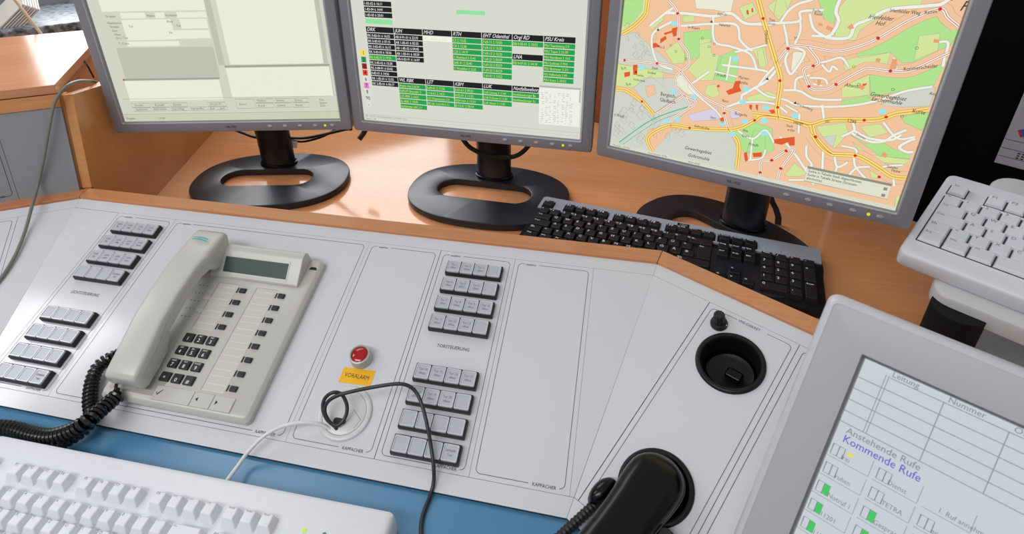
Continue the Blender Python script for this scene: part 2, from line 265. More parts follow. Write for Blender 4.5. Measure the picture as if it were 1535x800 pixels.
MAP = {
 'polys': [('lgreen',[(-7.6,234.7),(37.5,238.7),(30.7,221.1),(29.8,203.7),(16.3,187.4),(-1.2,173.2)]),('green',[(0.4,218.1),(26.2,220.7),(26.4,206.3),(15.9,190.4),(-0.4,180.9)]),('lgreen',[(39.0,190.2),(55.5,202.3),(58.1,197.7),(43.0,182.4)]),('lgreen',[(82.7,205.4),(96.4,208.3),(98.2,200.1),(83.8,197.3)]),('cream',[(92.2,235.4),(142.4,240.2),(141.4,216.1),(119.7,217.8),(97.9,216.8)]),('lgreen',[(150.5,223.8),(164.6,231.4),(173.1,219.6),(159.6,209.5)]),('lgreen',[(182.7,228.5),(196.5,245.3),(206.5,225.9),(198.0,214.0)]),('grey',[(-3.9,168.3),(20.7,176.0),(51.0,155.9),(77.5,138.6),(82.4,125.6),(-3.2,129.2)]),('lgreen',[(64.6,156.4),(80.2,171.9),(92.2,155.9),(93.1,144.1),(78.8,140.3)]),('lgreen',[(-3.0,127.6),(32.5,128.4),(65.2,128.9),(69.2,106.1),(49.5,118.5),(26.5,96.9),(-3.1,95.0)]),('grey',[(26.5,96.9),(40.6,113.9),(83.0,121.0),(97.8,101.8),(62.5,65.9)]),('peach',[(43.7,101.6),(55.7,106.9),(60.3,94.9),(48.7,86.3)]),('cream',[(84.0,124.3),(94.0,127.5),(121.3,103.0),(103.8,101.3),(87.4,110.9)]),('green',[(86.3,184.4),(123.7,193.4),(126.8,178.2),(109.1,171.5),(111.8,154.4),(94.3,145.7)]),('lgreen',[(108.0,178.6),(122.4,181.1),(126.1,162.3),(140.4,159.5),(134.7,126.8),(115.3,122.8),(98.7,135.9),(111.7,155.2)]),('green',[(136.3,158.9),(155.2,171.4),(162.7,152.0),(162.0,127.0),(133.9,128.1),(135.5,138.9)]),('lgreen',[(175.8,174.3),(189.4,179.0),(197.2,157.4),(189.3,152.7)]),('lgreen',[(179.6,110.8),(203.2,124.0),(216.4,120.6),(213.3,112.7),(182.8,105.4)]),('lgreen',[(127.6,118.0),(139.7,122.2),(145.8,107.5),(136.5,102.1),(126.4,107.0)]),('grey',[(-9.5,92.2),(7.5,90.2),(42.0,75.1),(61.3,62.3),(92.4,97.6),(117.5,89.7),(89.2,54.8),(54.8,37.3),(66.9,5.3),(-6.9,-8.9)]),('grey',[(90.5,45.1),(164.2,61.3),(184.8,33.9),(184.4,4.0),(149.3,1.6),(66.9,5.3)]),('green',[(168.4,62.2),(193.1,79.5),(217.9,76.2),(226.4,47.1),(214.2,33.0),(190.2,35.2),(175.4,51.0)]),('lilac',[(108.2,71.9),(146.4,90.7),(174.3,91.6),(176.2,81.2),(115.5,63.7)]),('lgreen',[(270.6,256.7),(335.8,262.7),(336.0,244.2),(308.4,236.4),(286.5,213.1),(284.3,200.2),(262.6,199.4),(259.6,236.1)]),('green',[(232.7,249.3),(254.2,251.3),(258.8,215.8),(246.4,221.5)]),('green',[(286.9,189.6),(338.4,235.4),(357.1,237.1),(376.9,222.6),(372.7,199.0),(362.4,189.6),(336.4,181.2),(321.7,191.6),(292.7,180.7)]),('lgreen',[(343.6,213.5),(361.5,218.7),(364.5,199.8),(346.1,186.1)]),('lgreen',[(277.4,175.6),(295.6,183.6),(321.7,191.6),(322.4,176.9),(316.1,172.6),(296.8,171.2),(282.0,164.1)]),('green',[(308.0,162.4),(375.9,187.7),(371.1,158.6),(353.7,154.5),(311.3,134.5),(315.4,140.0)]),('lgreen',[(282.8,145.1),(307.9,162.8),(313.8,139.3),(287.2,130.4)]),('green',[(287.0,127.0),(313.8,139.3),(318.0,129.6),(288.7,119.8)]),('grey',[(352.3,153.6),(374.2,159.2),(374.5,137.3),(349.7,131.0),(327.2,129.1)]),('lgreen',[(190.8,249.4),(209.7,247.1),(203.4,216.5),(191.7,220.5)]),('lgreen',[(181.4,173.4),(187.4,177.0),(195.8,155.2),(187.3,151.6)]),('green',[(350.9,119.7),(376.4,130.3),(375.1,107.2),(356.2,113.1)]),('lgreen',[(313.6,99.0),(333.0,106.3),(343.5,96.9),(326.7,87.4)]),('lgreen',[(268.4,89.2),(297.1,100.5),(303.9,88.1),(293.9,64.4),(280.2,63.5)]),('cream',[(222.0,179.3),(233.0,178.7),(238.1,164.1),(231.8,152.0),(224.1,155.2)]),('lgreen',[(310.0,78.4),(332.0,65.9),(373.2,69.1),(370.5,62.6),(343.4,58.1),(325.2,63.1)]),('green',[(304.0,87.6),(325.2,78.4),(338.1,86.1),(354.6,78.4),(370.9,77.8),(372.9,70.2),(343.1,66.3)]),('grey',[(277.2,76.8),(291.7,82.5),(291.6,65.7),(286.5,62.1)]),('lgreen',[(246.0,14.0),(253.5,34.5),(271.4,24.6),(263.5,17.4),(250.4,13.9)]),('green',[(197.0,68.8),(211.6,67.0),(217.0,39.0),(208.4,31.7),(193.9,37.3)]),('lgreen',[(354.1,52.5),(364.3,55.2),(365.0,45.8),(354.9,45.6)]),('lgreen',[(372.1,18.7),(376.6,22.5),(378.0,3.1),(374.5,2.1)]),('lgreen',[(337.4,44.5),(345.6,49.1),(350.0,39.4),(341.4,35.9)])],
 'roads': [(3.6,[(59.3,207.0),(84.9,209.3),(121.0,209.7),(141.5,215.6),(159.0,205.9),(174.5,205.9),(191.7,208.0)]),(3.2,[(39.4,187.3),(59.3,207.0),(71.0,216.8)]),(3.2,[(69.4,196.7),(47.8,180.9),(45.3,164.2),(56.9,138.5),(78.4,132.6)]),(3,[(81.7,192.4),(122.6,200.2),(150.5,202.2),(157.5,185.2)]),(3,[(121.0,209.7),(127.6,178.3),(148.8,174.2),(173.8,167.9),(185.1,149.8)]),(2.6,[(155.2,168.0),(175.1,175.1),(196.3,184.9)]),(3,[(142.2,148.8),(164.0,149.3),(185.1,149.8),(198.3,149.1)]),(2.6,[(150.9,161.7),(151.0,129.6)]),(2.2,[(134.2,138.6),(163.6,136.1)]),(3,[(157.5,185.2),(165.4,177.9),(175.6,172.4)]),(3.4,[(173.3,112.6),(189.4,127.4),(200.5,138.0),(211.5,159.6)]),(3,[(152.2,90.3),(172.2,103.4),(173.3,112.6)]),(2.8,[(164.7,98.9),(188.0,106.4),(214.1,108.5),(231.4,100.1)]),(3,[(125.1,97.5),(105.1,112.5),(110.0,119.5),(127.3,137.5)]),(2.4,[(125.1,97.5),(147.6,83.1),(155.2,72.1)]),(2.6,[(176.5,64.0),(197.5,56.1),(210.8,71.6),(224.6,56.1)]),(2.4,[(197.5,56.1),(200.5,24.7)]),(2.4,[(192.5,22.7),(213.2,31.1),(216.1,44.6)]),(2.6,[(-2.7,217.8),(5.6,227.3)]),(3,[(175.1,206.8),(200.7,210.5),(221.2,215.5),(220.0,225.7),(231.6,229.0),(244.3,230.8)]),(3,[(200.7,210.5),(207.3,226.4),(216.9,235.6),(229.0,240.9),(235.0,247.5)]),(3.6,[(259.4,251.8),(256.9,231.8),(262.3,220.3),(259.3,205.6),(255.1,199.8),(276.5,202.7),(280.2,217.4),(292.2,225.8),(307.9,238.3),(340.5,245.6),(355.1,249.9),(362.6,261.5)]),(3,[(230.7,224.8),(237.9,209.1),(248.9,202.2),(255.1,199.8)]),(3,[(238.1,199.7),(251.1,201.0)]),(2.8,[(204.9,209.3),(210.4,197.2),(215.8,180.6)]),(2.6,[(222.2,215.6),(224.8,203.3),(222.2,188.0)]),(3,[(216.7,176.3),(216.0,165.1),(224.0,150.7),(228.9,156.0),(234.9,178.9),(220.2,183.4)]),(2.6,[(252.7,168.6),(261.4,172.1),(274.9,178.4),(284.5,169.3)]),(2.6,[(256.8,167.1),(266.1,159.8),(268.3,166.7),(274.7,163.4)]),(2.6,[(326.5,186.2),(332.4,173.7)]),(2.6,[(363.4,209.3),(371.3,209.5),(372.8,193.1),(373.9,183.4)]),(3,[(205.5,156.7),(199.2,146.6),(193.2,134.0),(188.8,123.8)]),(3,[(221.5,128.5),(239.3,130.6),(258.7,123.9),(286.8,128.0)]),(2.8,[(234.0,131.9),(233.2,145.5),(246.6,152.2)]),(2.8,[(190.8,124.2),(204.9,117.3),(226.0,116.5),(241.2,112.4),(274.1,116.5),(302.7,124.4),(325.6,135.4),(348.0,150.3),(370.8,159.6)]),(2.6,[(247.3,149.0),(262.5,150.4),(267.7,144.7)]),(2.4,[(252.7,142.1),(262.6,141.5)]),(2.8,[(268.0,117.6),(273.9,100.3)]),(2.8,[(305.2,102.2),(308.5,92.6),(297.6,81.9)]),(2.8,[(308.5,92.6),(327.0,86.3),(348.3,88.9),(356.8,97.6)]),(2.6,[(336.0,108.8),(354.5,92.6),(370.6,98.5)]),(2.6,[(245.6,101.5),(250.0,76.0)]),(2.4,[(227.4,109.7),(243.1,103.4)]),(3,[(230.0,66.1),(248.1,50.4),(267.1,29.9),(281.8,10.7)]),(2.8,[(262.4,61.3),(265.5,47.1),(274.0,36.7),(267.1,29.9)]),(2.8,[(282.3,58.6),(287.7,30.2)]),(2.8,[(295.1,59.3),(302.2,41.5),(312.0,50.1)]),(2.4,[(302.2,41.5),(301.6,31.4)]),(2.6,[(316.5,59.7),(321.6,46.5),(336.4,33.3)]),(2.6,[(315.0,25.0),(322.1,44.2),(336.0,50.2)]),(2.6,[(348.2,46.2),(350.0,53.8),(368.3,60.9)]),(3,[(307.6,88.4),(327.9,82.5),(341.8,85.8),(350.1,95.7),(360.2,104.6)]),(3.2,[(371.3,95.9),(364.2,89.8),(359.2,81.8),(367.3,78.0),(373.9,79.6)]),(2.6,[(252.4,9.2),(276.5,15.7)]),(2.4,[(300.4,70.2),(316.1,69.2),(318.3,60.2)]),(2.6,[(363.0,42.9),(366.8,31.9)])],
 'main': [[(59.9,224.0),(75.1,208.2),(81.3,175.0),(95.2,159.3),(99.2,142.0),(90.4,132.1),(84.5,121.3),(86.2,109.1),(99.7,99.0),(117.0,92.8),(108.3,81.6),(88.3,61.3),(88.6,48.0)],[(90.4,132.1),(100.9,121.0),(124.3,102.0),(153.1,92.9),(174.9,88.6)],[(-2.0,134.1),(9.3,134.9),(56.4,137.5),(77.7,137.1),(90.4,132.1)],[(62.9,62.6),(77.0,75.4),(99.7,99.0)],[(99.7,99.0),(110.9,83.7)],[(153.1,92.9),(158.9,76.0),(165.6,61.6)],[(205.6,161.3),(215.7,181.0),(221.8,185.3),(237.1,186.8),(265.9,185.2),(286.2,192.6),(305.9,206.0),(331.6,230.4),(354.4,243.9),(363.7,236.0),(375.4,228.0)],[(236.1,186.7),(252.2,170.7),(247.9,163.9),(238.5,157.6),(248.5,139.1),(256.2,135.5),(269.0,138.7),(276.9,145.8),(296.6,164.8),(306.0,170.6),(327.1,170.8),(346.5,175.0),(370.7,194.8),(377.3,199.7)],[(214.9,-2.4),(215.7,11.2),(213.9,26.6),(226.1,31.7),(241.0,48.7),(249.8,52.1),(239.9,22.8),(238.8,6.8)]],
 'yellow': [[(34.1,229.9),(32.9,215.6),(31.6,201.0),(16.8,183.0),(-3.9,168.3)],[(167.5,242.6),(180.6,213.8),(202.0,169.3),(215.4,140.6),(218.5,106.4),(223.2,89.4)],[(0.8,90.0),(17.3,91.0),(41.6,79.0),(61.3,62.3)],[(66.9,5.3),(56.4,23.8),(69.0,40.4),(89.5,52.3),(114.0,53.6),(157.2,60.4),(178.7,67.7),(195.3,82.1),(204.5,90.1),(230.4,92.4),(259.3,88.2)],[(165.6,61.6),(181.2,45.9),(185.7,9.4)],[(190.7,90.3),(203.5,91.7),(224.7,92.4),(250.0,90.5),(262.2,90.3),(279.7,100.3),(316.0,107.9),(331.4,112.3),(345.1,121.8),(362.5,128.5),(377.7,134.8)],[(262.2,90.3),(269.4,75.6),(286.9,60.3),(295.8,56.3)],[(264.7,78.8),(277.9,64.9),(291.6,57.2),(301.2,58.4),(318.0,61.3),(330.2,58.3),(347.1,50.7),(361.8,43.8),(377.7,45.7)]],
 'dots': [(75.1,208.2),(81.3,175.0),(9.3,134.9),(56.4,137.5),(41.6,79.0),(114.0,53.6),(156.0,84.2),(180.6,213.8),(214.8,139.9),(219.2,105.0),(215.8,181.1),(195.3,82.1),(240.6,49.0),(226.7,31.9),(239.3,22.9),(215.7,181.0),(247.8,164.3),(305.9,206.0),(354.4,243.9),(248.6,138.4),(276.9,145.8),(327.1,170.8),(316.1,107.7),(336.8,116.1),(270.1,75.2),(269.8,75.6),(317.7,61.0),(348.9,39.8),(241.0,48.7),(226.2,31.5),(239.9,22.8),(215.8,10.7)],
 'bld': [[(70.6,188.2),(77.6,190.5),(77.8,178.9),(73.7,176.9),(71.4,182.5),(61.7,177.7),(60.4,180.5),(70.5,184.7)],[(56.5,171.7),(63.3,177.0),(65.3,172.9),(57.3,165.8)],[(46.8,164.4),(51.2,165.9),(57.9,161.4),(47.7,157.9)],[(22.1,129.9),(29.0,131.6),(30.0,116.9),(24.4,115.9)],[(10.6,116.9),(19.1,119.9),(19.8,113.6),(12.0,110.0)],[(162.0,130.0),(168.4,132.0),(168.6,123.7),(172.2,118.4),(157.2,110.2),(153.0,114.9),(160.9,120.8)],[(159.3,221.3),(161.6,222.3),(163.4,217.2),(161.0,216.1)],[(164.7,224.0),(166.7,225.3),(168.1,220.4),(166.3,219.4)],[(184.7,102.2),(188.8,102.4),(189.3,95.2),(186.0,97.0)],[(192.7,103.1),(195.7,104.3),(196.8,95.5),(193.8,98.5)],[(209.4,99.2),(215.5,101.3),(217.7,97.3),(214.2,95.1)],[(151.7,76.1),(156.4,78.6),(157.7,71.0),(154.4,68.7)],[(201.2,36.2),(212.9,40.0),(213.3,33.7),(203.7,30.4)],[(190.5,33.6),(194.2,36.1),(197.9,24.0),(194.1,21.4)],[(223.5,61.4),(246.6,70.4),(249.0,58.7),(243.0,56.7),(240.7,61.4),(234.0,55.8),(224.6,56.1)],[(140.0,120.2),(143.4,122.3),(144.4,119.4),(141.4,117.4)],[(303.5,151.4),(308.2,152.8),(307.5,149.9),(304.7,148.5)],[(361.4,255.1),(362.9,255.2),(362.6,253.4),(361.1,253.2)]],
 'obld': [[(276.2,218.9),(280.0,214.3),(276.1,211.8),(272.3,214.4)],[(251.9,213.9),(258.8,211.7),(258.0,207.5),(251.0,209.7)],[(242.1,215.9),(246.9,215.4),(247.0,212.3),(242.4,212.8)],[(357.8,212.1),(362.7,211.6),(362.9,208.3),(358.1,208.2)],[(309.9,183.3),(314.3,183.3),(314.5,178.8),(310.0,179.1)],[(326.0,185.1),(330.3,184.7),(332.2,174.3),(325.6,173.3)],[(345.2,72.7),(350.4,70.4),(348.9,65.4),(343.7,67.6)],[(301.8,150.6),(307.2,147.3),(305.4,143.7),(300.2,146.0)],[(256.0,149.3),(260.0,148.9),(259.8,141.1),(256.7,141.6)]],
 'cyan': [(72.1,194.7),(35.1,128.2),(157.2,159.7),(84.2,101.8),(113.1,99.0),(81.3,57.2),(95.8,62.8),(177.0,122.2),(176.2,104.2),(183.7,78.1),(171.5,57.2),(207.0,84.5),(210.4,66.8),(155.8,69.0),(240.8,97.6),(205.8,101.9),(241.1,98.2),(206.8,83.8),(331.6,122.3)],
 'txt': [('Bergisch-',66.9,92.9,6.6,-7,0),('Gladbach',67.0,84.5,6.6,-7,0),('Gewerbegebiet',111.2,20.8,6.2,-9,1),('Gohrsmuhle',117.3,10.7,6.2,-9,1),('t West',2.3,48.5,6,-6,0),('Friedh.',137.3,133.2,5,-3,1),('Friedh',193.7,46.3,5,-6,1),('Stadt',50.1,128.7,4.6,-5,0),('Stadion',44.4,121.5,4.6,-5,0),('Sp.Pl.',4.9,121.4,4.6,-3,0),('Sp.Pl.',14.8,99.1,4.6,-3,0),('Marien-',165.3,134.4,5,-6,0),('krkhs.',167.8,128.0,5,-6,0),('Gohrsmuhle',119.6,56.4,4.6,0,0),('Burgerhs',169.4,85.1,4.8,0,0),('Odenthaler',185.3,199.7,4.4,-76,0),('Im Rupert',91.1,190.7,4.2,5,0),('Jagerstr.',126.0,212.2,4.2,-3,0),('Habertus',129.6,198.8,4.2,-2,0),('Mus.d.',54.2,159.4,4.4,-10,0),('Landes',29.3,115.2,4.2,-8,0),('hochschule',25.3,108.1,4.2,-8,0),('Irlenfelder',290.6,226.6,6,1,1),('Hof',299.1,220.3,6,0,1),('Irlenfelder Weg',309.4,236.0,5,4,0),('Gewerbegebiet',313.9,138.7,6,-3,1),('Lochermuhle',316.7,133.3,6,-3,1),('Altenh.',285.9,145.2,5.4,-3,1),('Rommerscheider',339.5,172.8,5,17,0),('L286',299.1,101.9,5.4,0,0),('Haupt',241.3,87.5,5,-9,0),('str.',275.7,96.7,5,4,0),('Kurte',359.9,126.5,6,5,0),('Sander',353.2,54.2,4.6,0,0),('Hohe',358.7,50.1,4.6,0,0),('P',371.0,244.2,13,0,1),('An',221.1,193.2,3.6,45,0),('Am',370.1,150.1,4.6,-5,0),('Ramm',342.1,236.9,4.8,14,0),('Kaule',235.5,224.4,4.2,0,0),('Fuchs',232.8,227.9,4.2,0,0),('Stadt',234.2,81.8,4,-6,0),('archiv',236.3,76.7,4,-6,0),('Krankenberg',240.2,112.2,4,-12,0),('Theo',187.4,211.9,3.8,0,0),('dorstr.',187.3,207.2,3.8,0,0),('Sonnen',311.8,87.0,4.4,-18,0),('Alte',183.5,64.0,4.4,-8,0),('Quirs',183.4,56.7,4.4,-8,0),('Stern',139.1,73.5,4,0,0),('Rams',150.5,99.8,4.2,-8,0)],
}
# ================================================================== structure: floor, window wall, sill
fl = raised(B().box(-3500, 3500, -3500, 2600, -ZO-20, -ZO).build('floor', mat('floor_vinyl', '#77777a', .5, mottling=.05))); struct(fl)
FW = Matrix(((WIN_D.x, -WIN_N.x, 0, -600), (WIN_D.y, -WIN_N.y, 0, 611), (0, 0, 1, 0), (0, 0, 0, 1)))     # x along the wall, y outwards
b = B(FW); b.box(-1800, 2600, 30, 250, -ZO, 190); b.box(-1800, 2600, 30, 250, 1700, 1950); b.box(-1800, -900, 30, 250, 190, 1110); b.box(-1800, -1600, 30, 250, 1110, 1700); b.box(-900, -145, 30, 250, 190, 1700); b.box(995, 2600, 30, 250, 190, 1700); b.box(-145, 995, 30, 250, 1650, 1700)
wl = raised(b.build('wall_back', M_['wall'])); struct(wl)
def window(nm, s0, s1, z0, z1):
    m_ = (s0+s1)/2
    f_ = raised(B(FW).box(s0, s1, 70, 120, z0, z0+45).box(s0, s1, 70, 120, z1-45, z1).box(s0, s0+50, 70, 120, z0+45, z1-45).box(s1-50, s1, 70, 120, z0+45, z1-45).box(m_-25, m_+25, 70, 120, z0+45, z1-45).build(nm, M_['frame'])); struct(f_)
    for a_, c_ in ((s0+50, m_-25), (m_+25, s1-50)):
        p_ = B(FW).box(a_, c_, 92, 98, z0+45, z1-45).build('window_pane', M_['glass'], f_)
window('window_1', -145, 995, 190, 1650); window('window_2', -1600, -900, 1110, 1700)
sl = raised(B(FW).box(-1500, 2300, -215, 40, 120, 150).build('window_sill', M_['gran'], bevel=4)); tag(sl, 'speckled grey granite window sill behind the left monitor', 'window sill')
raised_names = []

# ================================================================== desk
D = thing('desk', 'beech laminate desk carrying the three silver monitors', 'desk', T0(600, 0, ZD))
DM = Matrix.Translation((-600, 0, -ZD))
b = B(DM); b.prism([(-900, -1100), (1771, -1100), (1771, -16), (1107, 415), (1103, 455), (600, 697), (-420, 430), (-900, 200)], ZD-28, ZD); b.build('desk_top', M_['wood'], D)
def onR(a, d): return (XR+a*cp+d*sp, -a*sp+d*cp)
def onL(a, d): return (XL+a*cp-d*sp, a*sp+d*cp)
cR = lambda d: (XR+TB*d, d)
cL = lambda d: (XL-TB*d, d)
BL2 = thing('blue_worktop', 'blue linoleum work surface in front of the grey console panels', 'worktop', T0(345, -600, ZD))
b = B(Matrix.Translation((-345, 600, -ZD))); b.prism([onL(-640, -264), cL(-264), cR(-264), onR(640, -264), (1100, -1090), (-500, -1090)], ZD, -89.5); b.build('top_sheet', M_['blue'], BL2)
dF, dB_ = 16.2, 41.0
def aR(d): return d*TB      # where the mitre meets offset d, measured along the wing
g = .25
LG = thing('desk_ledge', 'low beech ledge bending round behind the grey console panels', 'ledge', T0(345, 28, ZD))
DL = Matrix.Translation((-345, -28, -ZD))
B(DL).prism([(XL-TB*dF+g, dF), (XR+TB*dF-g, dF), (XR+TB*dB_-g, dB_), (XL-TB*dB_+g, dB_)], ZD, 9.5).build('ledge', M_['wood_led'], LG, bevel=.8)
B(DL).prism([onR(-aR(dF)+g, dF), onR(-aR(dB_)+g, dB_), onR(640, dB_), onR(640, dF)], ZD, 9.5).build('ledge', M_['wood_ledr'], LG, bevel=.8)
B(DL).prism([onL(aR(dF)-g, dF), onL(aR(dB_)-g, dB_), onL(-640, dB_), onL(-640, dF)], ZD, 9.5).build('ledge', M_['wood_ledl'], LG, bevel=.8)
# dark beech board closing the desk behind the right monitors
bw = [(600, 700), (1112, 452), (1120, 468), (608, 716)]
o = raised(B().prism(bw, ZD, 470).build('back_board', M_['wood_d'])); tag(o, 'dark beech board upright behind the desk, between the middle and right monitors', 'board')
pd_ = Vector((.8387, -.5446)); pn = Vector((.5446, .8387)); p0 = Vector((1268, 316))
q = [p0+pd_*-190, p0+pd_*900, p0+pd_*900+pn*40, p0+pd_*-190+pn*40]
o = raised(B().prism([tuple(a) for a in q], ZD, 620).build('black_partition', M_['black_wall'])); tag(o, 'matt black partition panel standing behind the right monitor and white keyboard', 'partition')
# grey laminate surface right of the tray post
o = raised(B().prism([(1120, 60), (1420, -140), (1560, 90), (1260, 300)], ZD, ZD+3).build('desk_plate', M_['mat_g'])); tag(o, 'dark grey plate on the desk below the white keyboard tray', 'desk plate')

# ================================================================== control console (three panels)
def poly_plate(par, pts, name='panel_plate', mt=None, F=None):
    o = B(F).prism(pts, -2.0, 0.0).build(name, mt or M_['panel'], par); return o
def outline(par, x0, x1, y0, y1, topgap=None, botgap=None, plate=None, lw=.55):
    """thin printed outline with rounded corners, broken where the lettering stands"""
    r = 5; b = B()
    P = rrect(x0, x1, y0, y1, r, 6)
    n = len(P); q = []
    # walk: right-top corner first; split at gaps
    segs = []; cur = []
    dense = []
    for i in range(n):
        a = P[i]; c = P[(i+1) % n]; L = math.hypot(c[0]-a[0], c[1]-a[1]); k = max(1, int(L/3))
        for j in range(k): dense.append((a[0]+(c[0]-a[0])*j/k, a[1]+(c[1]-a[1])*j/k))
    dense.append(dense[0])
    for p in dense:
        hid = (topgap and abs(p[1]-y1) < .1 and topgap[0] < p[0] < topgap[1]) or (botgap and abs(p[1]-y0) < .1 and botgap[0] < p[0] < botgap[1])
        if hid:
            if len(cur) > 1: segs.append(cur)
            cur = []
        else: cur.append(p)
    if len(cur) > 1: segs.append(cur)
    for s in segs: b.strip(s, lw, .12)
    return b.flatbuild('printed_outline', M_['line'], plate)
V1, V2, V0 = -262.3, -281.0, 17.0
K = TB*ca
CP = thing('control_console', 'light grey sloping control panel in the middle carrying the telephone and gate buttons', 'control console', F_MAIN @ Matrix.Translation((345, -281, 0)), 'console panels')
CM = Matrix.Translation((-345, 281, 0))
_old = B
def BC(extra=None): return _old(CM if extra is None else CM @ extra)
g = .22
def plate(par, fr, x0, x1, gl=.22, gr=.22, name='module_plate'): return _old(fr).prism([(x0+gl, V1+g), (x1-gr, V1+g), (x1-gr, -g), (x0+gl, -g)], -2, 0).build(name, M_['panel'], par)
mods = [(0, 97), (97, 397), (397, 497), (497, 596.5), (596.5, 696)]
gaps = {0: (.3, .2), 1: (.2, .14), 2: (.14, .4), 3: (.4, .2), 4: (.2, .14)}
plates = []
for i, (a, c) in enumerate(mods):
    p = plate(CP, CM, a, c, *gaps[i]); plates.append(p)
    tg = (a+14, a+31) ; bgp = (c-38, c-12)
    ob = outline(p, a+5.5, c-5.5, V1+5, -5.5, tg, bgp, None); 
    ob.parent = p; 
    ob.data.transform(Matrix.Translation((-.345, .281, 0)))
    t = BC().text('easyfone', a+14.6, -7.2, 4.0, shear=.35, z=.13, sx=.9)
    if i != 0: t.text('KAPPACHER', c-37, V1+3.3, 4.6, z=.13, sx=.92)
    else: t.text('KAPPACHER', c-34, V1+3.5, 4.0, z=.13, sx=.92)
    if i == 0: t.text('LICHTSTEUERUNG', 45.5, -134.5, 6.0, z=.13, al='c', sx=.86)
    if i == 3: t.text('TORSTEUERUNG', 547, -133.2, 5.7, z=.13, al='c', sx=.9)
    t.flatbuild('printed_text', M_['ink'], p)
BC().prism([(696+.14, V1+g), (XR+K*V1-.15, V1+g), (XR-.1, -g), (696+.14, -g)], -2, 0).build('corner_plate', M_['panel'], CP)
BC().prism([(0-.3, V1+g), (0-.3, -.55), (XL+.1, -.55), (XL-K*V1+.15, V1+g)], -2, 0).build('corner_plate', M_['panel'], CP)
BC().prism([(XL-K*V0+.1, V0), (XL+.1, .15), (XR-.1, .15), (XR+K*V0-.1, V0)], -2, 0).build('rear_strip', M_['panel'], CP)
BC().prism([(XL-K*V1+.2, V1-.2), (XL-K*V2+.2, V2), (XR+K*V2-.2, V2), (XR+K*V1-.2, V1-.2)], -2, 0).build('front_strip', M_['panel'], CP)
BC().prism([(XL-K*V2+.2, V2-.6), (XR+K*V2-.2, V2-.6), (XR+K*V2-.2, V2+.1), (XL-K*V2+.2, V2+.1)], -2.8, -.1).build('edge_band', M_['panel_edge'], CP)
def body_mesh(bld, pts, z0, drop):
    """dark carcass under the plates: plan outline, top follows the slope"""
    n = len(pts); vs = [(x, y, z0) for x, y in pts]+[(x, y, f) for (x, y), f in zip(pts, drop)]
    bld.add(vs, [tuple(range(n-1, -1, -1)), tuple(range(n, 2*n))]+[(i, (i+1) % n, (i+1) % n+n, i+n) for i in range(n)]); return bld
tanA = math.tan(AL)
FI = F_MAIN.inverted()
pts = [(XL-TB*15, 15), cL(-262), cR(-262), (XR+TB*15, 15)]
b = _old(CM @ FI); body_mesh(b, pts, -88.8, [y*tanA-4.5 for x, y in pts]); b.build('carcass', M_['panel_edge'], CP)

# ---- button blocks
def make_cap():
    b = _old(); s = 16.4
    b.loft([rr3(s, 4.5, 1.2), rr3(s, 8.6, 1.2), rr3(s-.7, 9.3, 1.0), rr3(s-1.9, 9.3, .8), rr3(s-2.6, 8.5, .6)], True)
    o = b.build('button_cap', M_['cap_rim'], None, smooth=True, angle=25)
    me = o.data; me.materials.append(M_['cap_in']); 
    for p in me.polygons:
        if p.center.z > .0084 and p.center.z < .0086 and p.normal.z > .9 and abs(p.center.x) < .002 and abs(p.center.y) < .002: p.material_index = 1
    return o
def rr3(s, z, r): return [(x, y, z) for x, y in rrect(-s/2, s/2, -s/2, s/2, r, 2)]
cap0 = make_cap()
base0 = None; first_cap = True
ROWV = [-18.7-26*i-(36.4 if i > 3 else 0) for i in range(8)]
for (u0, lab) in ((16.6, 'L'), (513.6, 'T')):
    tor = 1
    for i, v in enumerate(ROWV):
        if base0 is None:
            base0 = _old().box(-1.2, 70.8, -18.6, 1.2, 0, 6.6, tx=.3, ty=.3).build('button_block', M_['brub'], CP, bevel=.4, seg=1); bb = base0
        else: bb = copyobj(base0, CP)
        bb.matrix_local = T(u0-345, v+281, 0)
        t = _old()
        for k in range(4):
            mt = T(8.75+17.4*k, -8.7, 0)
            if first_cap: cap0.parent = bb; cap0.matrix_local = mt; first_cap = False
            else: copyobj(cap0, bb, mt)
            s = None
            if lab == 'T':
                blank = (i, k) in ((0, 3), (1, 3), (3, 3), (5, 3)) or i == 6 or (i == 7 and k < 3)
                if i == 7 and k == 3: s = ('Lampen', 'Test')
                elif not blank: s = ('Tor %d' % tor, 'öffnen'); tor += 1
            else:
                if i < 3: s = ('Licht', ['Flur', 'Halle', 'Hof', 'Raum'][k])
                elif k == 3 and i in (3, 7): s = ('Lampen', 'Test')
            if s:
                t.text(s[0], 8.75+17.4*k, -7.6, 4.2, z=8.65, al='c', sx=.85); t.text(s[1], 8.75+17.4*k, -12.0, 3.6, z=8.65, al='c', sx=.85)
        if t.v: t.flatbuild('button_print', M_['gtext'], bb)

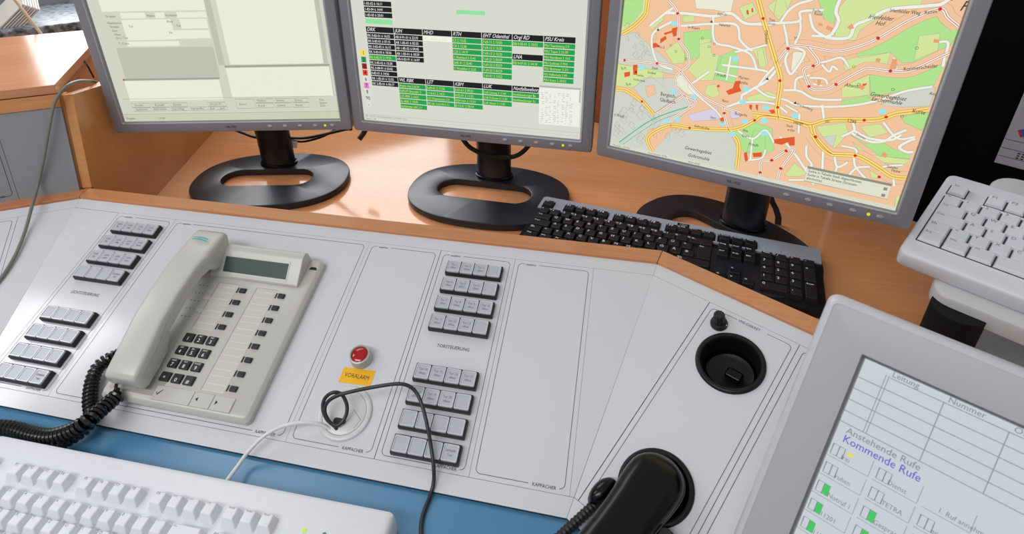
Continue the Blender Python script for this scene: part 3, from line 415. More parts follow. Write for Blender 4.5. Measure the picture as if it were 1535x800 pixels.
# ---- pilot lamp, label, cable grommet
ringm = BC(Matrix.Translation((446, -161.5, 0))); ringm.lathe([(12.4, 0), (12.4, 9), (11.8, 12.5), (10.2, 13.2), (9.6, 12.4), (9.4, 9)], 40, caps=False); rg = ringm.build('alarm_lamp', M_['ring'], CP, smooth=True)
BC(Matrix.Translation((446, -161.5, 0))).lathe([(9.5, 9.5), (9.3, 11.6), (7, 12.9), (3.5, 13.5), (.2, 13.7)], 32).build('lens', M_['red'], rg, smooth=True)
lb = BC().prism([(428.6, -191.6), (466.6, -190.4), (466.9, -172.8), (429.0, -173.8)], .05, .35).build('name_label', M_['yellow'], CP)
BC().text('VORALARM', 447.6, -184.4, 7.2, z=.4, al='c', sx=.78).flatbuild('label_text', M_['ink'], lb)
GC = (449.7, -223.5)
gm = BC(Matrix.Translation((*GC, 0))).lathe([(29.8, 0), (29.6, 1.6), (28.6, 2.6), (26, 3.0), (24.2, 2.6), (23.8, 2.0)], 48, caps=False).build('cable_grommet', M_['grom'], CP, smooth=True)
BC(Matrix.Translation((*GC, 0))).lathe([(23.6, .5), (23.6, 2.4), (23.0, 2.8), (.2, 2.8)], 48).build('grommet_cover', M_['grom'], gm, smooth=True)
BC().prism(rrect(441, 455, -236, -230, 2.6), 2.6, 3.0).build('cable_slot', M_['brub'], gm)
BC().strip([(459, -219), (470, -228), (466, -238)], .5, 2.95).flatbuild('cover_groove', M_['lineL'], gm)

# ---- right wing
CR = thing('control_console', 'light grey sloping control panel at the right with two round black handset cups', 'control console', F_R @ Matrix.Translation((200, -281, 0)), 'console panels')
RM = Matrix.Translation((-200, 281, 0))
def BR_(extra=None): return _old(RM if extra is None else RM @ extra)
BR_().prism([(73.2-.4, V1+g), (73.2-.4, -g), (.1, -g), (-K*V1+.15, V1+g)], -2, 0).build('corner_plate', M_['panel'], CR)
BR_().prism([(-K*V0+.1, V0), (520, V0), (520, .15), (.1, .15)], -2, 0).build('rear_strip', M_['panel'], CR)
BR_().prism([(-K*V1+.2, V1-.2), (520, V1-.2), (520, V2), (-K*V2+.2, V2)], -2, 0).build('front_strip', M_['panel'], CR)
BR_().prism([(-K*V2+.2, V2-.6), (-K*V2+.2, V2+.1), (520, V2+.1), (520, V2-.6)], -2.8, -.1).build('edge_band', M_['panel_edge'], CR)
CUPS = [(124.5, -57.2), (124.3, -209.3)]
b = BR_(); hs = 40; xa, xb = 73.2+.4, 173-.3
for cx_, cy_ in CUPS:
    c = circ(cx_, cy_, 30, 48); sq = []
    for x_, y_ in c:
        dx, dy = x_-cx_, y_-cy_; k_ = hs/max(abs(dx), abs(dy)); sq.append((cx_+dx*k_, cy_+dy*k_))
    b.ring(c, sq, 0)
    b.rect(xa, cx_-hs, cy_-hs, cy_+hs); b.rect(cx_+hs, xb, cy_-hs, cy_+hs)
b.rect(xa, xb, CUPS[0][1]+hs, -g); b.rect(xa, xb, CUPS[1][1]+hs, CUPS[0][1]-hs); b.rect(xa, xb, V1+g, CUPS[1][1]-hs)
mp = b.flatbuild('module_plate', M_['panel'], CR, False)
ob = outline(mp, 79, 167.5, V1+5, -5.5, (109, 141), (130, 156), mp); ob.data.transform(Matrix.Translation((-.2, .281, 0)))
BR_().text('VMS-DISKRET', 109.6, -7.2, 4.8, z=.13, sx=.84).text('KAPPACHER', 130.6, V1+3.3, 4.6, z=.13, sx=.92).flatbuild('printed_text', M_['ink'], mp)
for a_ in (173, 273, 373):
    p = _old(RM).prism([(a_+.3, V1+g), (a_+100-.3, V1+g), (a_+100-.3, -g), (a_+.3, -g)], -2, 0).build('module_plate', M_['panel'], CR)
    ob = outline(p, a_+6, a_+94, V1+5, -5.5, None, None, p); ob.data.transform(Matrix.Translation((-.2, .281, 0)))
b = _old(RM @ F_R.inverted()); pts = [onR(-TB*15 if False else aR(-15)*-1*-1, 15), onR(520, 15), onR(520, -262), onR(aR(262), -262)]
pts = [onR(-aR(15), 15), onR(520, 15), onR(520, -262), onR(aR(262), -262)]
dz = [15, 15, -262, -262]
n4 = len(pts); b.add([(x, y, -89.3) for x, y in pts]+[(x, y, d*tanA-4.5) for (x, y), d in zip(pts, dz)], [(0, 1, 5, 4), (1, 2, 6, 5), (2, 3, 7, 6), (3, 0, 4, 7)])
b.build('carcass', M_['panel_edge'], CR)
for cx_, cy_ in CUPS:
    cu = BR_(Matrix.Translation((cx_, cy_, 0))).lathe([(35.2, 0), (35.0, 1.8), (34.2, 3.0), (32.5, 3.5), (30.4, 3.1), (29.0, 1.2), (28.4, -3), (27.6, -22), (25.5, -26.5), (21, -28.5), (.2, -29)], 56, caps=False).build('handset_cup', M_['bplast'], CR, smooth=True)
    BR_(Matrix.Translation((cx_, cy_, 0))).box(-4, 14, -6, 6, -28.8, -18).build('switch_hook', M_['bgloss'], cu, bevel=3, seg=3)
    BR_(Matrix.Translation((cx_, cy_, 0))).lathe([(27.4, -17), (26.0, -19.5), (24.6, -17.2)], 40, caps=False, sx=1.0, sy=.86).build('cup_rib', M_['bgloss'], cu, smooth=True)
def knob(par, x, y):
    k_ = BR_(Matrix.Translation((x, y, 0))).lathe([(9.2, 0), (9.4, 2.5), (8.6, 5), (7.2, 6.4)], 32).build('rotary_knob', M_['brub'], par, smooth=True)
    b = BR_(Matrix.Translation((x, y, 0))); r_ = []
    for z_, rr_ in ((5.5, 6.6), (18.5, 5.9), (19.6, 5.1)):
        r_.append([((rr_*(1 if i % 4 < 2 else .9))*math.cos(2*math.pi*i/48), (rr_*(1 if i % 4 < 2 else .9))*math.sin(2*math.pi*i/48), z_) for i in range(48)])
    b.loft(r_); b.build('knob_grip', M_['brub'], k_, smooth=True)
    BR_(Matrix.Translation((x, y, 0))).box(5.5, 9.2, -.4, .4, 4.6, 5.4).build('pointer_mark', M_['wtext'], k_)
knob(CR, 94.5, -21); knob(CR, 153.5, -243)

# ---- left wing
CL = thing('control_console', 'light grey sloping control panel at the left edge under the thin grey cable', 'control console', F_L @ Matrix.Translation((-200, -281, 0)), 'console panels')
LM = Matrix.Translation((200, 281, 0))
def BL_(): return _old(LM)
BL_().prism([(-73.2+.4, -g), (-73.2+.4, V1+g), (K*V1-.15, V1+g), (-.1, -g)], -2, 0).build('corner_plate', M_['panel'], CL)
BL_().prism([(K*V0-.1, V0), (-.1, .15), (-520, .15), (-520, V0)], -2, 0).build('rear_strip', M_['panel'], CL)
BL_().prism([(K*V1-.2, V1-.2), (K*V2-.2, V2), (-520, V2), (-520, V1-.2)], -2, 0).build('front_strip', M_['panel'], CL)
for a_ in (-173, -273, -373):
    p = BL_().prism([(a_+.3, V1+g), (a_+100-.5, V1+g), (a_+100-.5, -g), (a_+.3, -g)], -2, 0).build('module_plate', M_['panel'], CL)
    ob = outline(p, a_+6, a_+94, V1+5, -5.5, None, None, p); ob.data.transform(Matrix.Translation((.2, .281, 0)))
pts = [onL(aR(15), 15), onL(-aR(262), -262), onL(-520, -262), onL(-520, 15)]
b = _old(LM @ F_L.inverted()); body_mesh(b, pts, -88.8, [15*tanA-4.5, -262*tanA-4.5, -262*tanA-4.5, 15*tanA-4.5]); b.build('carcass', M_['panel_edge'], CL)
CP['group'] = ''; 
for o_ in (CP, CR, CL): del o_['group']

# ================================================================== side cabinet on the left
FLH = frame((XL, 0, 0), (cp, sp, 0), (-sp, cp, 0))          # horizontal left-wing frame
SC = thing('side_cabinet', 'raised beech side cabinet with a grey sloping front left of the monitors', 'cabinet', FLH @ Matrix.Translation((-200, 50, ZD)))
SM = Matrix.Translation((200, -50, -ZD))
FS = SM @ frame((0, 36.5, 5), (1, 0, 0), (0, 38, 149))          # sloped face frame; local y runs up the face, z outwards (towards the user)
def BS(m_=None): return _old(m_ if m_ is not None else SM)
# frame() gives z = x cross y -> (0,-149,38): towards the user
BS(FS).prism([(-79.8, 4.5), (-.5, 4.5), (6.2, 134), (-81.2, 134)], -12, 0).build('front_panel', M_['cab'], SC)
p_ = BS(FS).prism([(-480, 4.5), (-80.4, 4.5), (-81.8, 134), (-480, 134)], -12, 0).build('front_panel', M_['cab'], SC)
ob = B(FS).strip([(-180, 12), (-92, 12), (-88.5, 13), (-86.5, 16), (-87.6, 128)], .7, .15); ob.flatbuild('printed_outline', M_['line'], p_)
B(FS).text('KAPPACHER', -96, 10.5, 4.6, z=.15, al='r', sx=.92).flatbuild('printed_text', M_['ink'], p_)
BS(FS).prism([(-480, 134.4), (6.4, 134.4), (7.4, 153.5), (-480, 153.5)], -16, 1.5).build('top_rail', M_['wood_v'], SC)
BS(SM).prism([(-480, 75), (6.5, 75), (3.5, 414), (-480, 414)], 154.5, 168.0).build('cabinet_top', M_['wood_c'], SC, bevel=.8)
BS(SM).prism([(-478, 92), (-12, 92), (-12, 410), (-478, 410)], ZD, 154.3).build('cabinet_box', M_['wood_v'], SC)
# upright side wall running back along the mitre, front edge raked like the panel
wv = Vector((-.264, .965)); nv = Vector((.965, .264)); q0_ = Vector((-83, 41))
inv = SM @ FLH.inverted()
def wallpts(off): return [q0_+nv*off]
b = _old(inv)
prof = [(-1.5, 5), (-1.5, 9.6), (37, 150), (540, 150), (540, ZD), (1, ZD), (1, 5)]
prof = [(-1.5, ZD), (-1.5, 6), (36.5, 150.5), (520, 150.5), (520, ZD)]
def side(th0, th1, pr):
    vs = []
    for th in (th0, th1):
        for s_, z_ in pr:
            p = q0_+wv*s_+nv*th; vs.append((p.x, p.y, z_))
    n = len(pr); return vs, [tuple(range(n)), tuple(range(2*n-1, n-1, -1))]+[(i, i+n, (i+1) % n+n, (i+1) % n) for i in range(n)]
prof[0] = (2, ZD)
prof = [(0.5, 9.6), (36.5, 151), (112, 138), (520, 138), (520, ZD), (4, ZD), (4, 9.6)]
b.add(*side(-15, 0, prof)); b.build('side_wall', M_['wood_w'], SC, bevel=.8)
b = _old(inv); b.add(*side(-32.5, -15.4, [(.8, 10.2), (36.9, 150.2), (50, 150.2), (14, 10.2)])); b.build('corner_post', M_['wood_v'], SC)
B(inv).tube([(-150, 172, 140), (-151, 170, 158), (-153, 168, 170), (-150, 166, 162)], 1.4, 6).build('cable_clip', M_['brub'], SC)
# ================================================================== monitors
def stadium(cx_, cy_, a, r, n=12):
    P = []
    for i in range(n+1):
        t = -math.pi/2+math.pi*i/n; P.append((cx_+a-r+r*math.cos(t), cy_+r*math.sin(t)))
    for i in range(n+1):
        t = math.pi/2+math.pi*i/n; P.append((cx_-a+r+r*math.cos(t), cy_+r*math.sin(t)))
    return P
def make_monitor(idx, nk, c, yaw, tilt, label):
    """nk: neck foot on the desk; c: middle of the picture's lower edge; picture 376 x 301"""
    F = Matrix.Rotation(yaw, 4, 'Z'); F.translation = Vector((nk[0], nk[1], ZD))
    t = thing('monitor', label, 'monitor', F)
    CAMP = Vector((711.81, -599.95, 463.22)); c = CAMP+(Vector(c)-CAMP)*.94      # picture a little smaller and nearer
    cl = F.inverted() @ Vector(c)
    S = Matrix.Translation(cl) @ frame((0, 0, 0), (1, 0, 0), (0, math.sin(tilt), math.cos(tilt))) @ Matrix.Scale(.94, 4) @ Matrix.Translation((-188, 0, 0))
    # S: x right over the picture, y up it, z out of it towards the viewer
    bz = 20.2
    # bezel: a frame with a rounded outer edge and a bright inner bead
    def rr(o_, z, r=4, n=3): return [(x, y, z) for x, y in rrect(-o_, 376+o_, -o_, 301+o_, r, n)]
    b = B(S); b.loft([rr(bz-1.5, -16, 5), rr(bz, -13, 5), rr(bz, 1.5, 5), rr(bz-1.2, 3.6, 5), rr(bz-4, 4.4, 4), rr(4.2, 4.2, 3), rr(2.2, 3.9, 2), rr(.6, 2.2, 1), rr(0, 0, .5), rr(0, -3, .5)], caps=False)
    bo = b.build('bezel', M_['silver'], t, smooth=True, angle=30)
    B(S).loft([rr(4.3, 4.25, 3), rr(3.6, 5.0, 3), rr(2.4, 4.9, 2), rr(1.4, 3.2, 2)], caps=False).build('inner_bead', M_['silver_hi'], bo, smooth=True)
    cs = B(S); cs.loft([rr(bz-2, -14, 5), rr(bz-5, -22, 8), rr(-20, -46, 30), rr(-60, -58, 30)]); cs.build('back_shell', M_['bplast'], t, smooth=True)
    sc_ = B(S).box(-.5, 376.5, -.5, 301.5, -6, -.6).build('screen', BASEM[idx], t)
    # buttons, power light, lettering in the lower bezel
    bx = [253.5, 280, 306, 332.5, 362.5]
    bt = None
    for x_ in bx:
        if bt is None:
            bt = _old().lathe([(4.2, 3.9), (4.2, 5.0), (3.4, 5.9), (.2, 6.2)], 20, sx=1.0, sy=.62).build('bezel_button', M_['btn'], bo, smooth=True); q_ = bt
        else: q_ = copyobj(bt, bo)
        mm = S @ Matrix.Translation((x_, -10.5, 0)); mm.translation = mm.translation/1000; q_.matrix_local = mm
    B(S).lathe([(2.1, 4.0), (2.0, 5.0), (.1, 5.4)], 12, m=Matrix.Translation((350, -10.8, 0))).build('power_light', M_['led'], bo, smooth=True)
    B(S).text('NL1925', 186, -12.6, 5.4, z=4.6, al='c').flatbuild('bezel_text', M_['ink'], bo)
    # stand: flat oval foot with a slot, oval column
    cyf, a_, b_ = -56, 148, 104
    out = []; n = 72
    for i in range(n):
        th = 2*math.pi*i/n; c_, s_ = math.cos(th), math.sin(th); e = 2/2.35
        out.append((4+a_*math.copysign(abs(c_)**e, c_), cyf+b_*math.copysign(abs(s_)**e, s_)))
    hole = stadium(-4, -55, 88, 31, 17); hole = hole  # 36 points
    # resample the hole so it pairs with the outline by angle
    def ray_hit(th):
        c_, s_ = math.cos(th), math.sin(th); best = None
        for i in range(len(hole)):
            p, q2 = hole[i], hole[(i+1) % len(hole)]; ex, ey = q2[0]-p[0], q2[1]-p[1]; px, py = p[0]-4, p[1]-cyf
            dt = c_*ey-s_*ex
            if abs(dt) < 1e-9: continue
            tt_ = (px*ey-py*ex)/dt; uu = (px*s_-py*c_)/dt
            if tt_ > 0 and -1e-6 <= uu <= 1+1e-6: best = tt_ if best is None else max(best, tt_)
        return (4+c_*best, cyf+s_*best)
    inn = []
    for (x_, y_) in out:
        inn.append(ray_hit(math.atan2(y_-cyf, x_-4)))
    def sc2(P, k, z): return [(4+(x_-4)*k, cyf+(y_-cyf)*k, z) for x_, y_ in P]
    ft = _old(); ft.loft([sc2(inn, 1.0, 1.5), sc2(out, .995, 1.5), sc2(out, 1.0, 9), sc2(out, .992, 12.6), sc2(out, .975, 13.6), sc2(inn, 1.03, 13.7), sc2(inn, 1.0, 13.0)], closed=True, caps=False)
    fo = ft.build('foot', M_['bbase'], t, smooth=True, angle=28); fo.matrix_local = Matrix.Rotation((0, 0, -.38)[idx], 4, 'Z')
    for fx, fy in ((-110, -20), (115, -20), (-95, -110), (100, -110)):
        _old().lathe([(7, 0), (7, 1.8)], 14, m=Matrix.Translation((fx, fy, 0))).build('rubber_foot', M_['brub'], fo)
    _old().lathe([(37, 13.5), (36.5, 17.5), (34.5, 18.4), (34, 17.2)], 44, sx=1.0, sy=.62, caps=False, m=Matrix.Translation((0, 4, 0))).build('collar', M_['bgloss'], t, smooth=True)
    top = cl.z+90
    _old().loft([[(x0_*math.cos(2*math.pi*i/40), 4+y0_*math.sin(2*math.pi*i/40)-dy, z_) for i in range(40)] for x0_, y0_, dy, z_ in ((33, 20, 0, 12), (33, 20, 0, 70), (34, 20, 4, 110), (36, 20, 50, 170), (36, 20, 72, top+20))]).build('column', M_['bbase'], t, smooth=True)
    B(S).box(128, 248, 60, 170, -80, -50).build('hinge_mount', M_['bplast'], t, bevel=6)
    return t, S, sc_
BASEM = [em('#cfd2c2'), em('#d6d8cb'), em('#efc29a')]
MON = []
MON.append(make_monitor(0, (51.3, 325.8), (51.32, 224.61, 55.60), .2107857, .0353055, 'silver flat monitor at the left showing a pale form with white input boxes'))
MON.append(make_monitor(1, (487.2, 352.7), (464.62, 265.57, 52.56), -.0367874, .0370762, 'silver flat monitor in the middle showing black and green status tables'))
MON.append(make_monitor(2, (921.5, 266.2), (878.37, 167.89, 60.74), -.3340586, .0488093, 'silver flat monitor at the right showing a coloured street map'))
def layer(scr, S, k, colr, fn, name):
    b = B(S @ Matrix.Translation((0, 0, -.55+.035*k))); fn(b)
    if b.v: return b.flatbuild(name, em(colr), scr)
# ---- left screen: entry form
t1, S1, s1 = MON[0]
def f(b):
    b.rect(19, 186, 189, 300); b.rect(47, 87, 177.5, 186.5); b.rect(103, 118, 177.5, 186.5); b.rect(138, 186, 177.5, 186.5)
    b.rect(46, 126, 142.5, 175.5); b.rect(126, 184, 143.5, 157.5); b.rect(140, 184, 160, 175.5); b.rect(44, 130, 132, 140)
    b.rect(20, 181, 38, 73); b.rect(197, 371, 41, 93); b.rect(206, 362, 99, 300)
layer(s1, S1, 1, '#e9ead7', f, 'input_boxes')
layer(s1, S1, 1, '#bcc0b0', lambda b: b.rect(187, 197, 98, 300).rect(363, 370, 98, 300).rect(24, 184, 78, 130), 'shaded_areas')
layer(s1, S1, 2, '#9fa296', lambda b: b.rect(21, 183, 74, 77.5).rect(196, 371, 94, 97.5), 'title_bars')
def f(b):
    for x0, x1, y0, y1 in ((20, 52, 26, 33), (54, 84, 26, 33), (86, 117, 26, 33), (152, 183, 26, 33), (22, 52, 19, 25), (54, 84, 19, 25), (86, 117, 19, 25), (119, 150, 19, 25), (152, 167, 19, 25), (168, 184, 19, 25),
                           (201, 233, 21, 38), (235, 266, 31, 38), (268, 297, 31, 38), (299, 327, 31, 38), (235, 266, 22, 30), (268, 297, 22, 30), (299, 327, 22, 30)):
        b.strip([(x0, y0), (x1, y0), (x1, y1), (x0, y1)], .5, 0, closed=True)
    b.rect(0, 376, 13, 13.6); b.rect(8, 368, 41, 41.5); b.rect(371, 371.6, 41, 97)
layer(s1, S1, 3, '#8d9084', f, 'form_outlines')
def f(b):
    for s_, x, y in (('Gruppe', 22, 180), ('Name', 89, 180), ('Vorname', 119, 180), ('Nachname', 22, 169), ('Strasse', 24, 163), ('Tel', 55, 163), ('Ort', 26, 156.5), ('Haus', 28, 150.5), ('Ort / Teil', 28, 144.5), ('Nr', 118, 152), ('Platz', 119, 170), ('Tel', 133, 163),
                     ('T.-Code', 30, 135.5), ('Senden', 25, 28), ('Kontakt', 60, 28), ('Einsatz', 92, 28), ('Druck M.', 156, 28), ('Speichern', 25, 20.5), ('Abbrechen', 56, 20.5), ('Vorschlag', 88, 20.5), ('Verwerfen', 121, 20.5), ('Zeit', 154, 20.5), ('Satz', 171, 20.5),
                     ('Alarm', 206, 27), ('Melden', 238, 33), ('Einsatz', 271, 33), ('Daten', 303, 33), ('Anruf', 238, 24), ('Gebiet', 271, 24), ('Karte', 303, 24), ('Ort', 345, 33), ('Status', 345, 27.5), ('Zeit', 345, 22.5), ('Eingabe', 4, 4), ('Leitst.', 60, 4)):
        b.text(s_, x, y, 5.2)
layer(s1, S1, 4, '#6d7066', f, 'form_text')
layer(s1, S1, 4, '#c43b2d', lambda b: b.flat(circ(20, 75.5, 1.6, 10)), 'red_mark')
layer(s1, S1, 2, '#c9cdb4', lambda b: b.rect(0, 376, 0, 12.5), 'status_bar')
# ---- middle screen: status tables
t2, S2, s2 = MON[1]
X0, CW = 22.2, 48.6
cols = [('DRK', 0, 163.5, 'bbbbgbbbbb'), ('JUH', 1, 163.5, 'bbbbb'), ('MHD', 2, 163.5, 'w'), ('RTH', 3, 163.5, 'gggggg'), ('EHT Odenthal', 4, 163.5, 'ggggggg'), ('Orgl RD', 5, 163.5, 'g'), ('LNA', 5, 133.3, 'g'), ('PSU Kreis', 6, 163.5, 'ggggggg'),
        ('WL RBK', 1, 82, 'ggggg'), ('LST', 2, 82, 'gggg'), ('KBM', 3, 82, 'gggg'), ('LUK', 4, 82, 'ggg'), ('Notfallseelsorg', 5, 82, 'gg'), ('', 0, 204, 'bbb')]
rows = {'DRK': ['RK 0-83-01 6 16:25', 'RK 0-83-01 6 07:15', 'RK 0-83-02 6 16:15', 'RK 0-83-03 6 18:30', 'RK 0-85-01 2 19:25', 'RK 0-85-02 6 15:38', 'RK 0-88-01 6 03:02', '0-85-01 6 14:56', 'RK 1-85-01 6 13:35', 'RK 2-85-01 6 00:17'],
 'JUH': ['AB 0-91-01 6 22:35', 'AB 1-85-01 6 05:35', 'AB 1-85-02 6 04:45', 'AB 1-83-01 6 18:29', 'AB 0-83-91 6 16:07'], 'MHD': ['HD 1-85-01 6 15:01'],
 'RTH': ['C3 2 13:25', 'CR 2 12:20', 'C25 2 14:19', 'C Rheinland 2 15:42', 'SAR 41 2 22:45', 'C Westfalen 2 12:35'], 'EHT Odenthal': ['7-69-11 2 13:20', '7-69-12 2 13:20', '7-69-13 2 13:20', '7-69-21 2 03:29', '7-69-22 2 03:29', '7-69-23 2 03:29', '7-69-01 2 13:22'],
 'Orgl RD': ['RB 0-05-01 2 10:52'], 'LNA': ['RB 0-07-01 2 14:18'], 'PSU Kreis': ['PSU Teamleitung 2 0', 'PSU Team 2 21:39', 'PSU Nordkreis 2 16:5', 'PSU Sudkreis 2 09:0', 'PSU Betreuer 2 21:', 'PSU Paffenholz 2 09', 'PSU Kunz 2 20:52'],
 'WL RBK': ['Wehrl. Info 2 02:54', 'KdFLST-Branddir 3', 'LST-RBK 2 16:51', 'EL-RBK 2 18:00', 'Fachberater ABC 2 1'], 'LST': ['0-69-01 2 17:35', '1-16-01 2 14:21', 'LST Disponenten 2 0', 'BR LBr 2-63-04 2 11:'], 'KBM': ['0-01-01 2 09:23', '0-02-01 2 11:22', 'KBM Info 2 13:24', '0-13-01 2 20:14'],
 'LUK': ['LUK Leitung 2 11:40', 'LUK F-Gruen 2 11:30', 'LUK Silvert 2 11:39'], 'Notfallseelsorg': ['Notfallseelsorger Be', 'Notfallseelsorger Su'], '': ['1-83-02 6 16:11', '1-83-04 6 14:41', '1-83-03 6 20:01']}
bk, gr, wh, hd, tw, ty = [], [], [], [], [], []
for nm, c_, t_, pat in cols:
    x0 = X0+CW*c_; x1 = x0+CW-1.3
    if nm == 'Notfallseelsorg': x1 = 308
    if nm: hd.append((x0-.4, x1, t_-9.2, t_)); tw.append((nm, x0+.8, t_-7.2, 8.4, .35))
    for k_, ch in enumerate(pat):
        y1_ = t_-10.4-9*k_ if nm else t_-9*k_
        r_ = (x0, x1, y1_-7.6, y1_); {'b': bk, 'g': gr, 'w': wh}[ch].append(r_)
        (tw if ch == 'b' else ty).append((rows[nm][k_], x0+.8, y1_-6.0, 5.9 if len(rows[nm][k_]) < 19 else 5.4, 0))
layer(s2, S2, 1, '#101012', lambda b: [b.rect(*r_) for r_ in bk+hd], 'black_cells')
layer(s2, S2, 1, '#1ba04b', lambda b: [b.rect(*r_) for r_ in gr], 'green_cells')
layer(s2, S2, 1, '#f3f3ee', lambda b: [b.rect(*r_) for r_ in wh], 'white_cells')
layer(s2, S2, 1, '#8fe0a0', lambda b: b.rect(22.2, 69, 166+2, 176).rect(176, 222, 182+8, 196), 'pale_green_cells')
layer(s2, S2, 2, '#e8e8e8', lambda b: [b.text(a, x_, y_, z_, shear=h_, sx=.84) for a, x_, y_, z_, h_ in tw], 'cell_text')
layer(s2, S2, 2, '#d5e070', lambda b: [b.text(a, x_, y_, z_, shear=h_, sx=.82) for a, x_, y_, z_, h_ in ty], 'cell_text')
tabs = [('1', '#f0e040'), ('2', '#2f9a50'), ('3', '#8f1a1a'), ('4', '#e23a2a'), ('6', '#dfe0d6'), ('7', '#f07ad0'), ('8', '#dfe0d6'), ('90', '#dfe0d6'), ('-', '#dfe0d6')]
for k_, (s_, c_) in enumerate(tabs):
    y_ = 124-11.2*k_
    layer(s2, S2, 1, c_, lambda b: b.rect(7.2, 16, y_-9.6, y_), 'index_tab')
layer(s2, S2, 2, '#1c1c1c', lambda b: [b.text(s_, 11.6, 124-11.2*k_-8, 9.5, al='c', sx=.85) for k_, (s_, c_) in enumerate(tabs)], 'tab_digits')
layer(s2, S2, 3, '#eeefe4', lambda b: b.rect(308.4, 373.4, 21, 85), 'pop_up_window')
layer(s2, S2, 4, '#b5b7ab', lambda b: b.rect(308.4, 373.4, 82.6, 85.6).rect(0, 376, 11, 11.6).rect(0, 376, 5.5, 5.9).rect(371.2, 373.4, 62, 82), 'window_lines')
random.seed(3)
layer(s2, S2, 4, '#c3c5b8', lambda b: [b.rect(x_, x_+random.choice((2, 4)), 24+3.1*r_, 25.2+3.1*r_) for r_ in range(17) for x_ in [312+6.5*c_+random.uniform(-1, 1) for c_ in range(8)] if random.random() < .7], 'tiny_figures')
layer(s2, S2, 2, '#8b8d84', lambda b: b.text('RB 1-83-01 / Rettungswache / Leitstelle / frei', 3, 7, 4.2).text('Status   OK', 3, 1.4, 4.2), 'status_text')
# ---- right screen: street map
t3, S3, s3 = MON[2]
PC = {'lgreen': '#d3e39a', 'green': '#aee08c', 'grey': '#cfd2c6', 'cream': '#e9e9d2', 'lilac': '#d8cfe0', 'peach': '#efc29a'}
def clipp(P, x0=0, x1=376, y0=0, y1=301):
    def cl(P, ins, cut):
        o_ = []
        for i in range(len(P)):
            a, c_ = P[i-1], P[i]
            if ins(c_):
                if not ins(a): o_.append(cut(a, c_))
                o_.append(c_)
            elif ins(a): o_.append(cut(a, c_))
        return o_
    def cx_(v): return lambda a, c_: (v, a[1]+(c_[1]-a[1])*(v-a[0])/(c_[0]-a[0]))
    def cy_(v): return lambda a, c_: (a[0]+(c_[0]-a[0])*(v-a[1])/(c_[1]-a[1]), v)
    for ins, cut in ((lambda p: p[0] >= x0, cx_(x0)), (lambda p: p[0] <= x1, cx_(x1)), (lambda p: p[1] >= y0, cy_(y0)), (lambda p: p[1] <= y1, cy_(y1))):
        if P: P = cl(P, ins, cut)
    return P
def clipl(P):
    out, cur = [], []
    for p in [tuple(q) for q in (spline([Vector((a, c_, 0)) for a, c_ in P], 6))]:
        if 0 <= p[0] <= 376 and 0 <= p[1] <= 301: cur.append(p[:2])
        else:
            if len(cur) > 1: out.append(cur)
            cur = []
    if len(cur) > 1: out.append(cur)
    return out
for k_, (c_, P) in enumerate(MAP['polys']):
    Q = clipp(P)
    if len(Q) > 2:
        # concave outlines are filled by an ngon; blender triangulates them
        layer(s3, S3, 1+.05*k_, PC[c_], lambda b: b.flat(Q), 'map_area')
def lines(lst, wd): 
    def f(b):
        for P in lst:
            for q in clipl(P): b.strip(q, wd)
    return f
layer(s3, S3, 4, '#98988c', lambda b: [b.strip(list(Q)+[Q[0]], .3) for c_, P in MAP['polys'] for Q in [clipp(P)] if len(Q) > 2], 'map_area_edges')
random.seed(8)
def f(b):       # block outlines in the grey quarters
    for cx_, cy_, w_, h_ in [(random.uniform(8, 110), random.uniform(12, 78), random.uniform(6, 16), random.uniform(5, 12)) for _ in range(26)]+[(random.uniform(5, 50), random.uniform(140, 185), random.uniform(4, 9), random.uniform(4, 9)) for _ in range(12)]:
        a_ = math.radians(-28); P = [(-w_/2, -h_/2), (w_/2, -h_/2), (w_/2, 0), (w_*.1, 0), (w_*.1, h_/2), (-w_/2, h_/2)]
        P = [(cx_+x_*math.cos(a_)-y_*math.sin(a_), cy_+x_*math.sin(a_)+y_*math.cos(a_)) for x_, y_ in P]
        if all(1 < x_ < 375 and 1 < y_ < 300 for x_, y_ in P): b.strip(P+[P[0]], .35)
layer(s3, S3, 4.2, '#9a9c92', f, 'block_outlines')
layer(s3, S3, 4.1, '#b08c66', lambda b: (lines(MAP['main'][5:8], 15.2)(b), lines([MAP['yellow'][7]], 17.2)(b)), 'block_band_edges')
layer(s3, S3, 4.15, '#efc29a', lambda b: (lines(MAP['main'][5:8], 14.6)(b), lines([MAP['yellow'][7]], 16.6)(b)), 'block_bands')
layer(s3, S3, 5, '#a8a294', lambda b: [lines([P], w_+.9)(b) for w_, P in MAP['roads']], 'street_edges')
layer(s3, S3, 6, '#efeee2', lambda b: [lines([P], w_)(b) for w_, P in MAP['roads']], 'streets')
layer(s3, S3, 7, '#b27a6a', lines(MAP['main'], 4.2), 'main_road_edges')
layer(s3, S3, 8, '#f4eee0', lines(MAP['main'], 3.4), 'main_roads')
layer(s3, S3, 9, '#b09030', lines(MAP['yellow'], 6.2), 'through_road_edges')
layer(s3, S3, 10, '#f7dc78', lines(MAP['yellow'], 5.2), 'through_roads')
layer(s3, S3, 11, '#c2503c', lambda b: (lines(MAP['main'], .7)(b), lines(MAP['yellow'], .7)(b)), 'road_centre_lines')
RL = [(18, 62), (62, 78), (100, 106), (150, 132)]
layer(s3, S3, 6.5, '#5cb890', lambda b: (b.strip([(14, 8), (60, 55), (108, 84)], 1.6, n=5), b.strip([(20, 6), (66, 52), (110, 80)], .8, n=5)), 'railway')
layer(s3, S3, 12, '#e05a2a', lambda b: [b.flat(Q) for P in MAP['bld'] for Q in [clipp(P)] if len(Q) > 2], 'red_buildings')
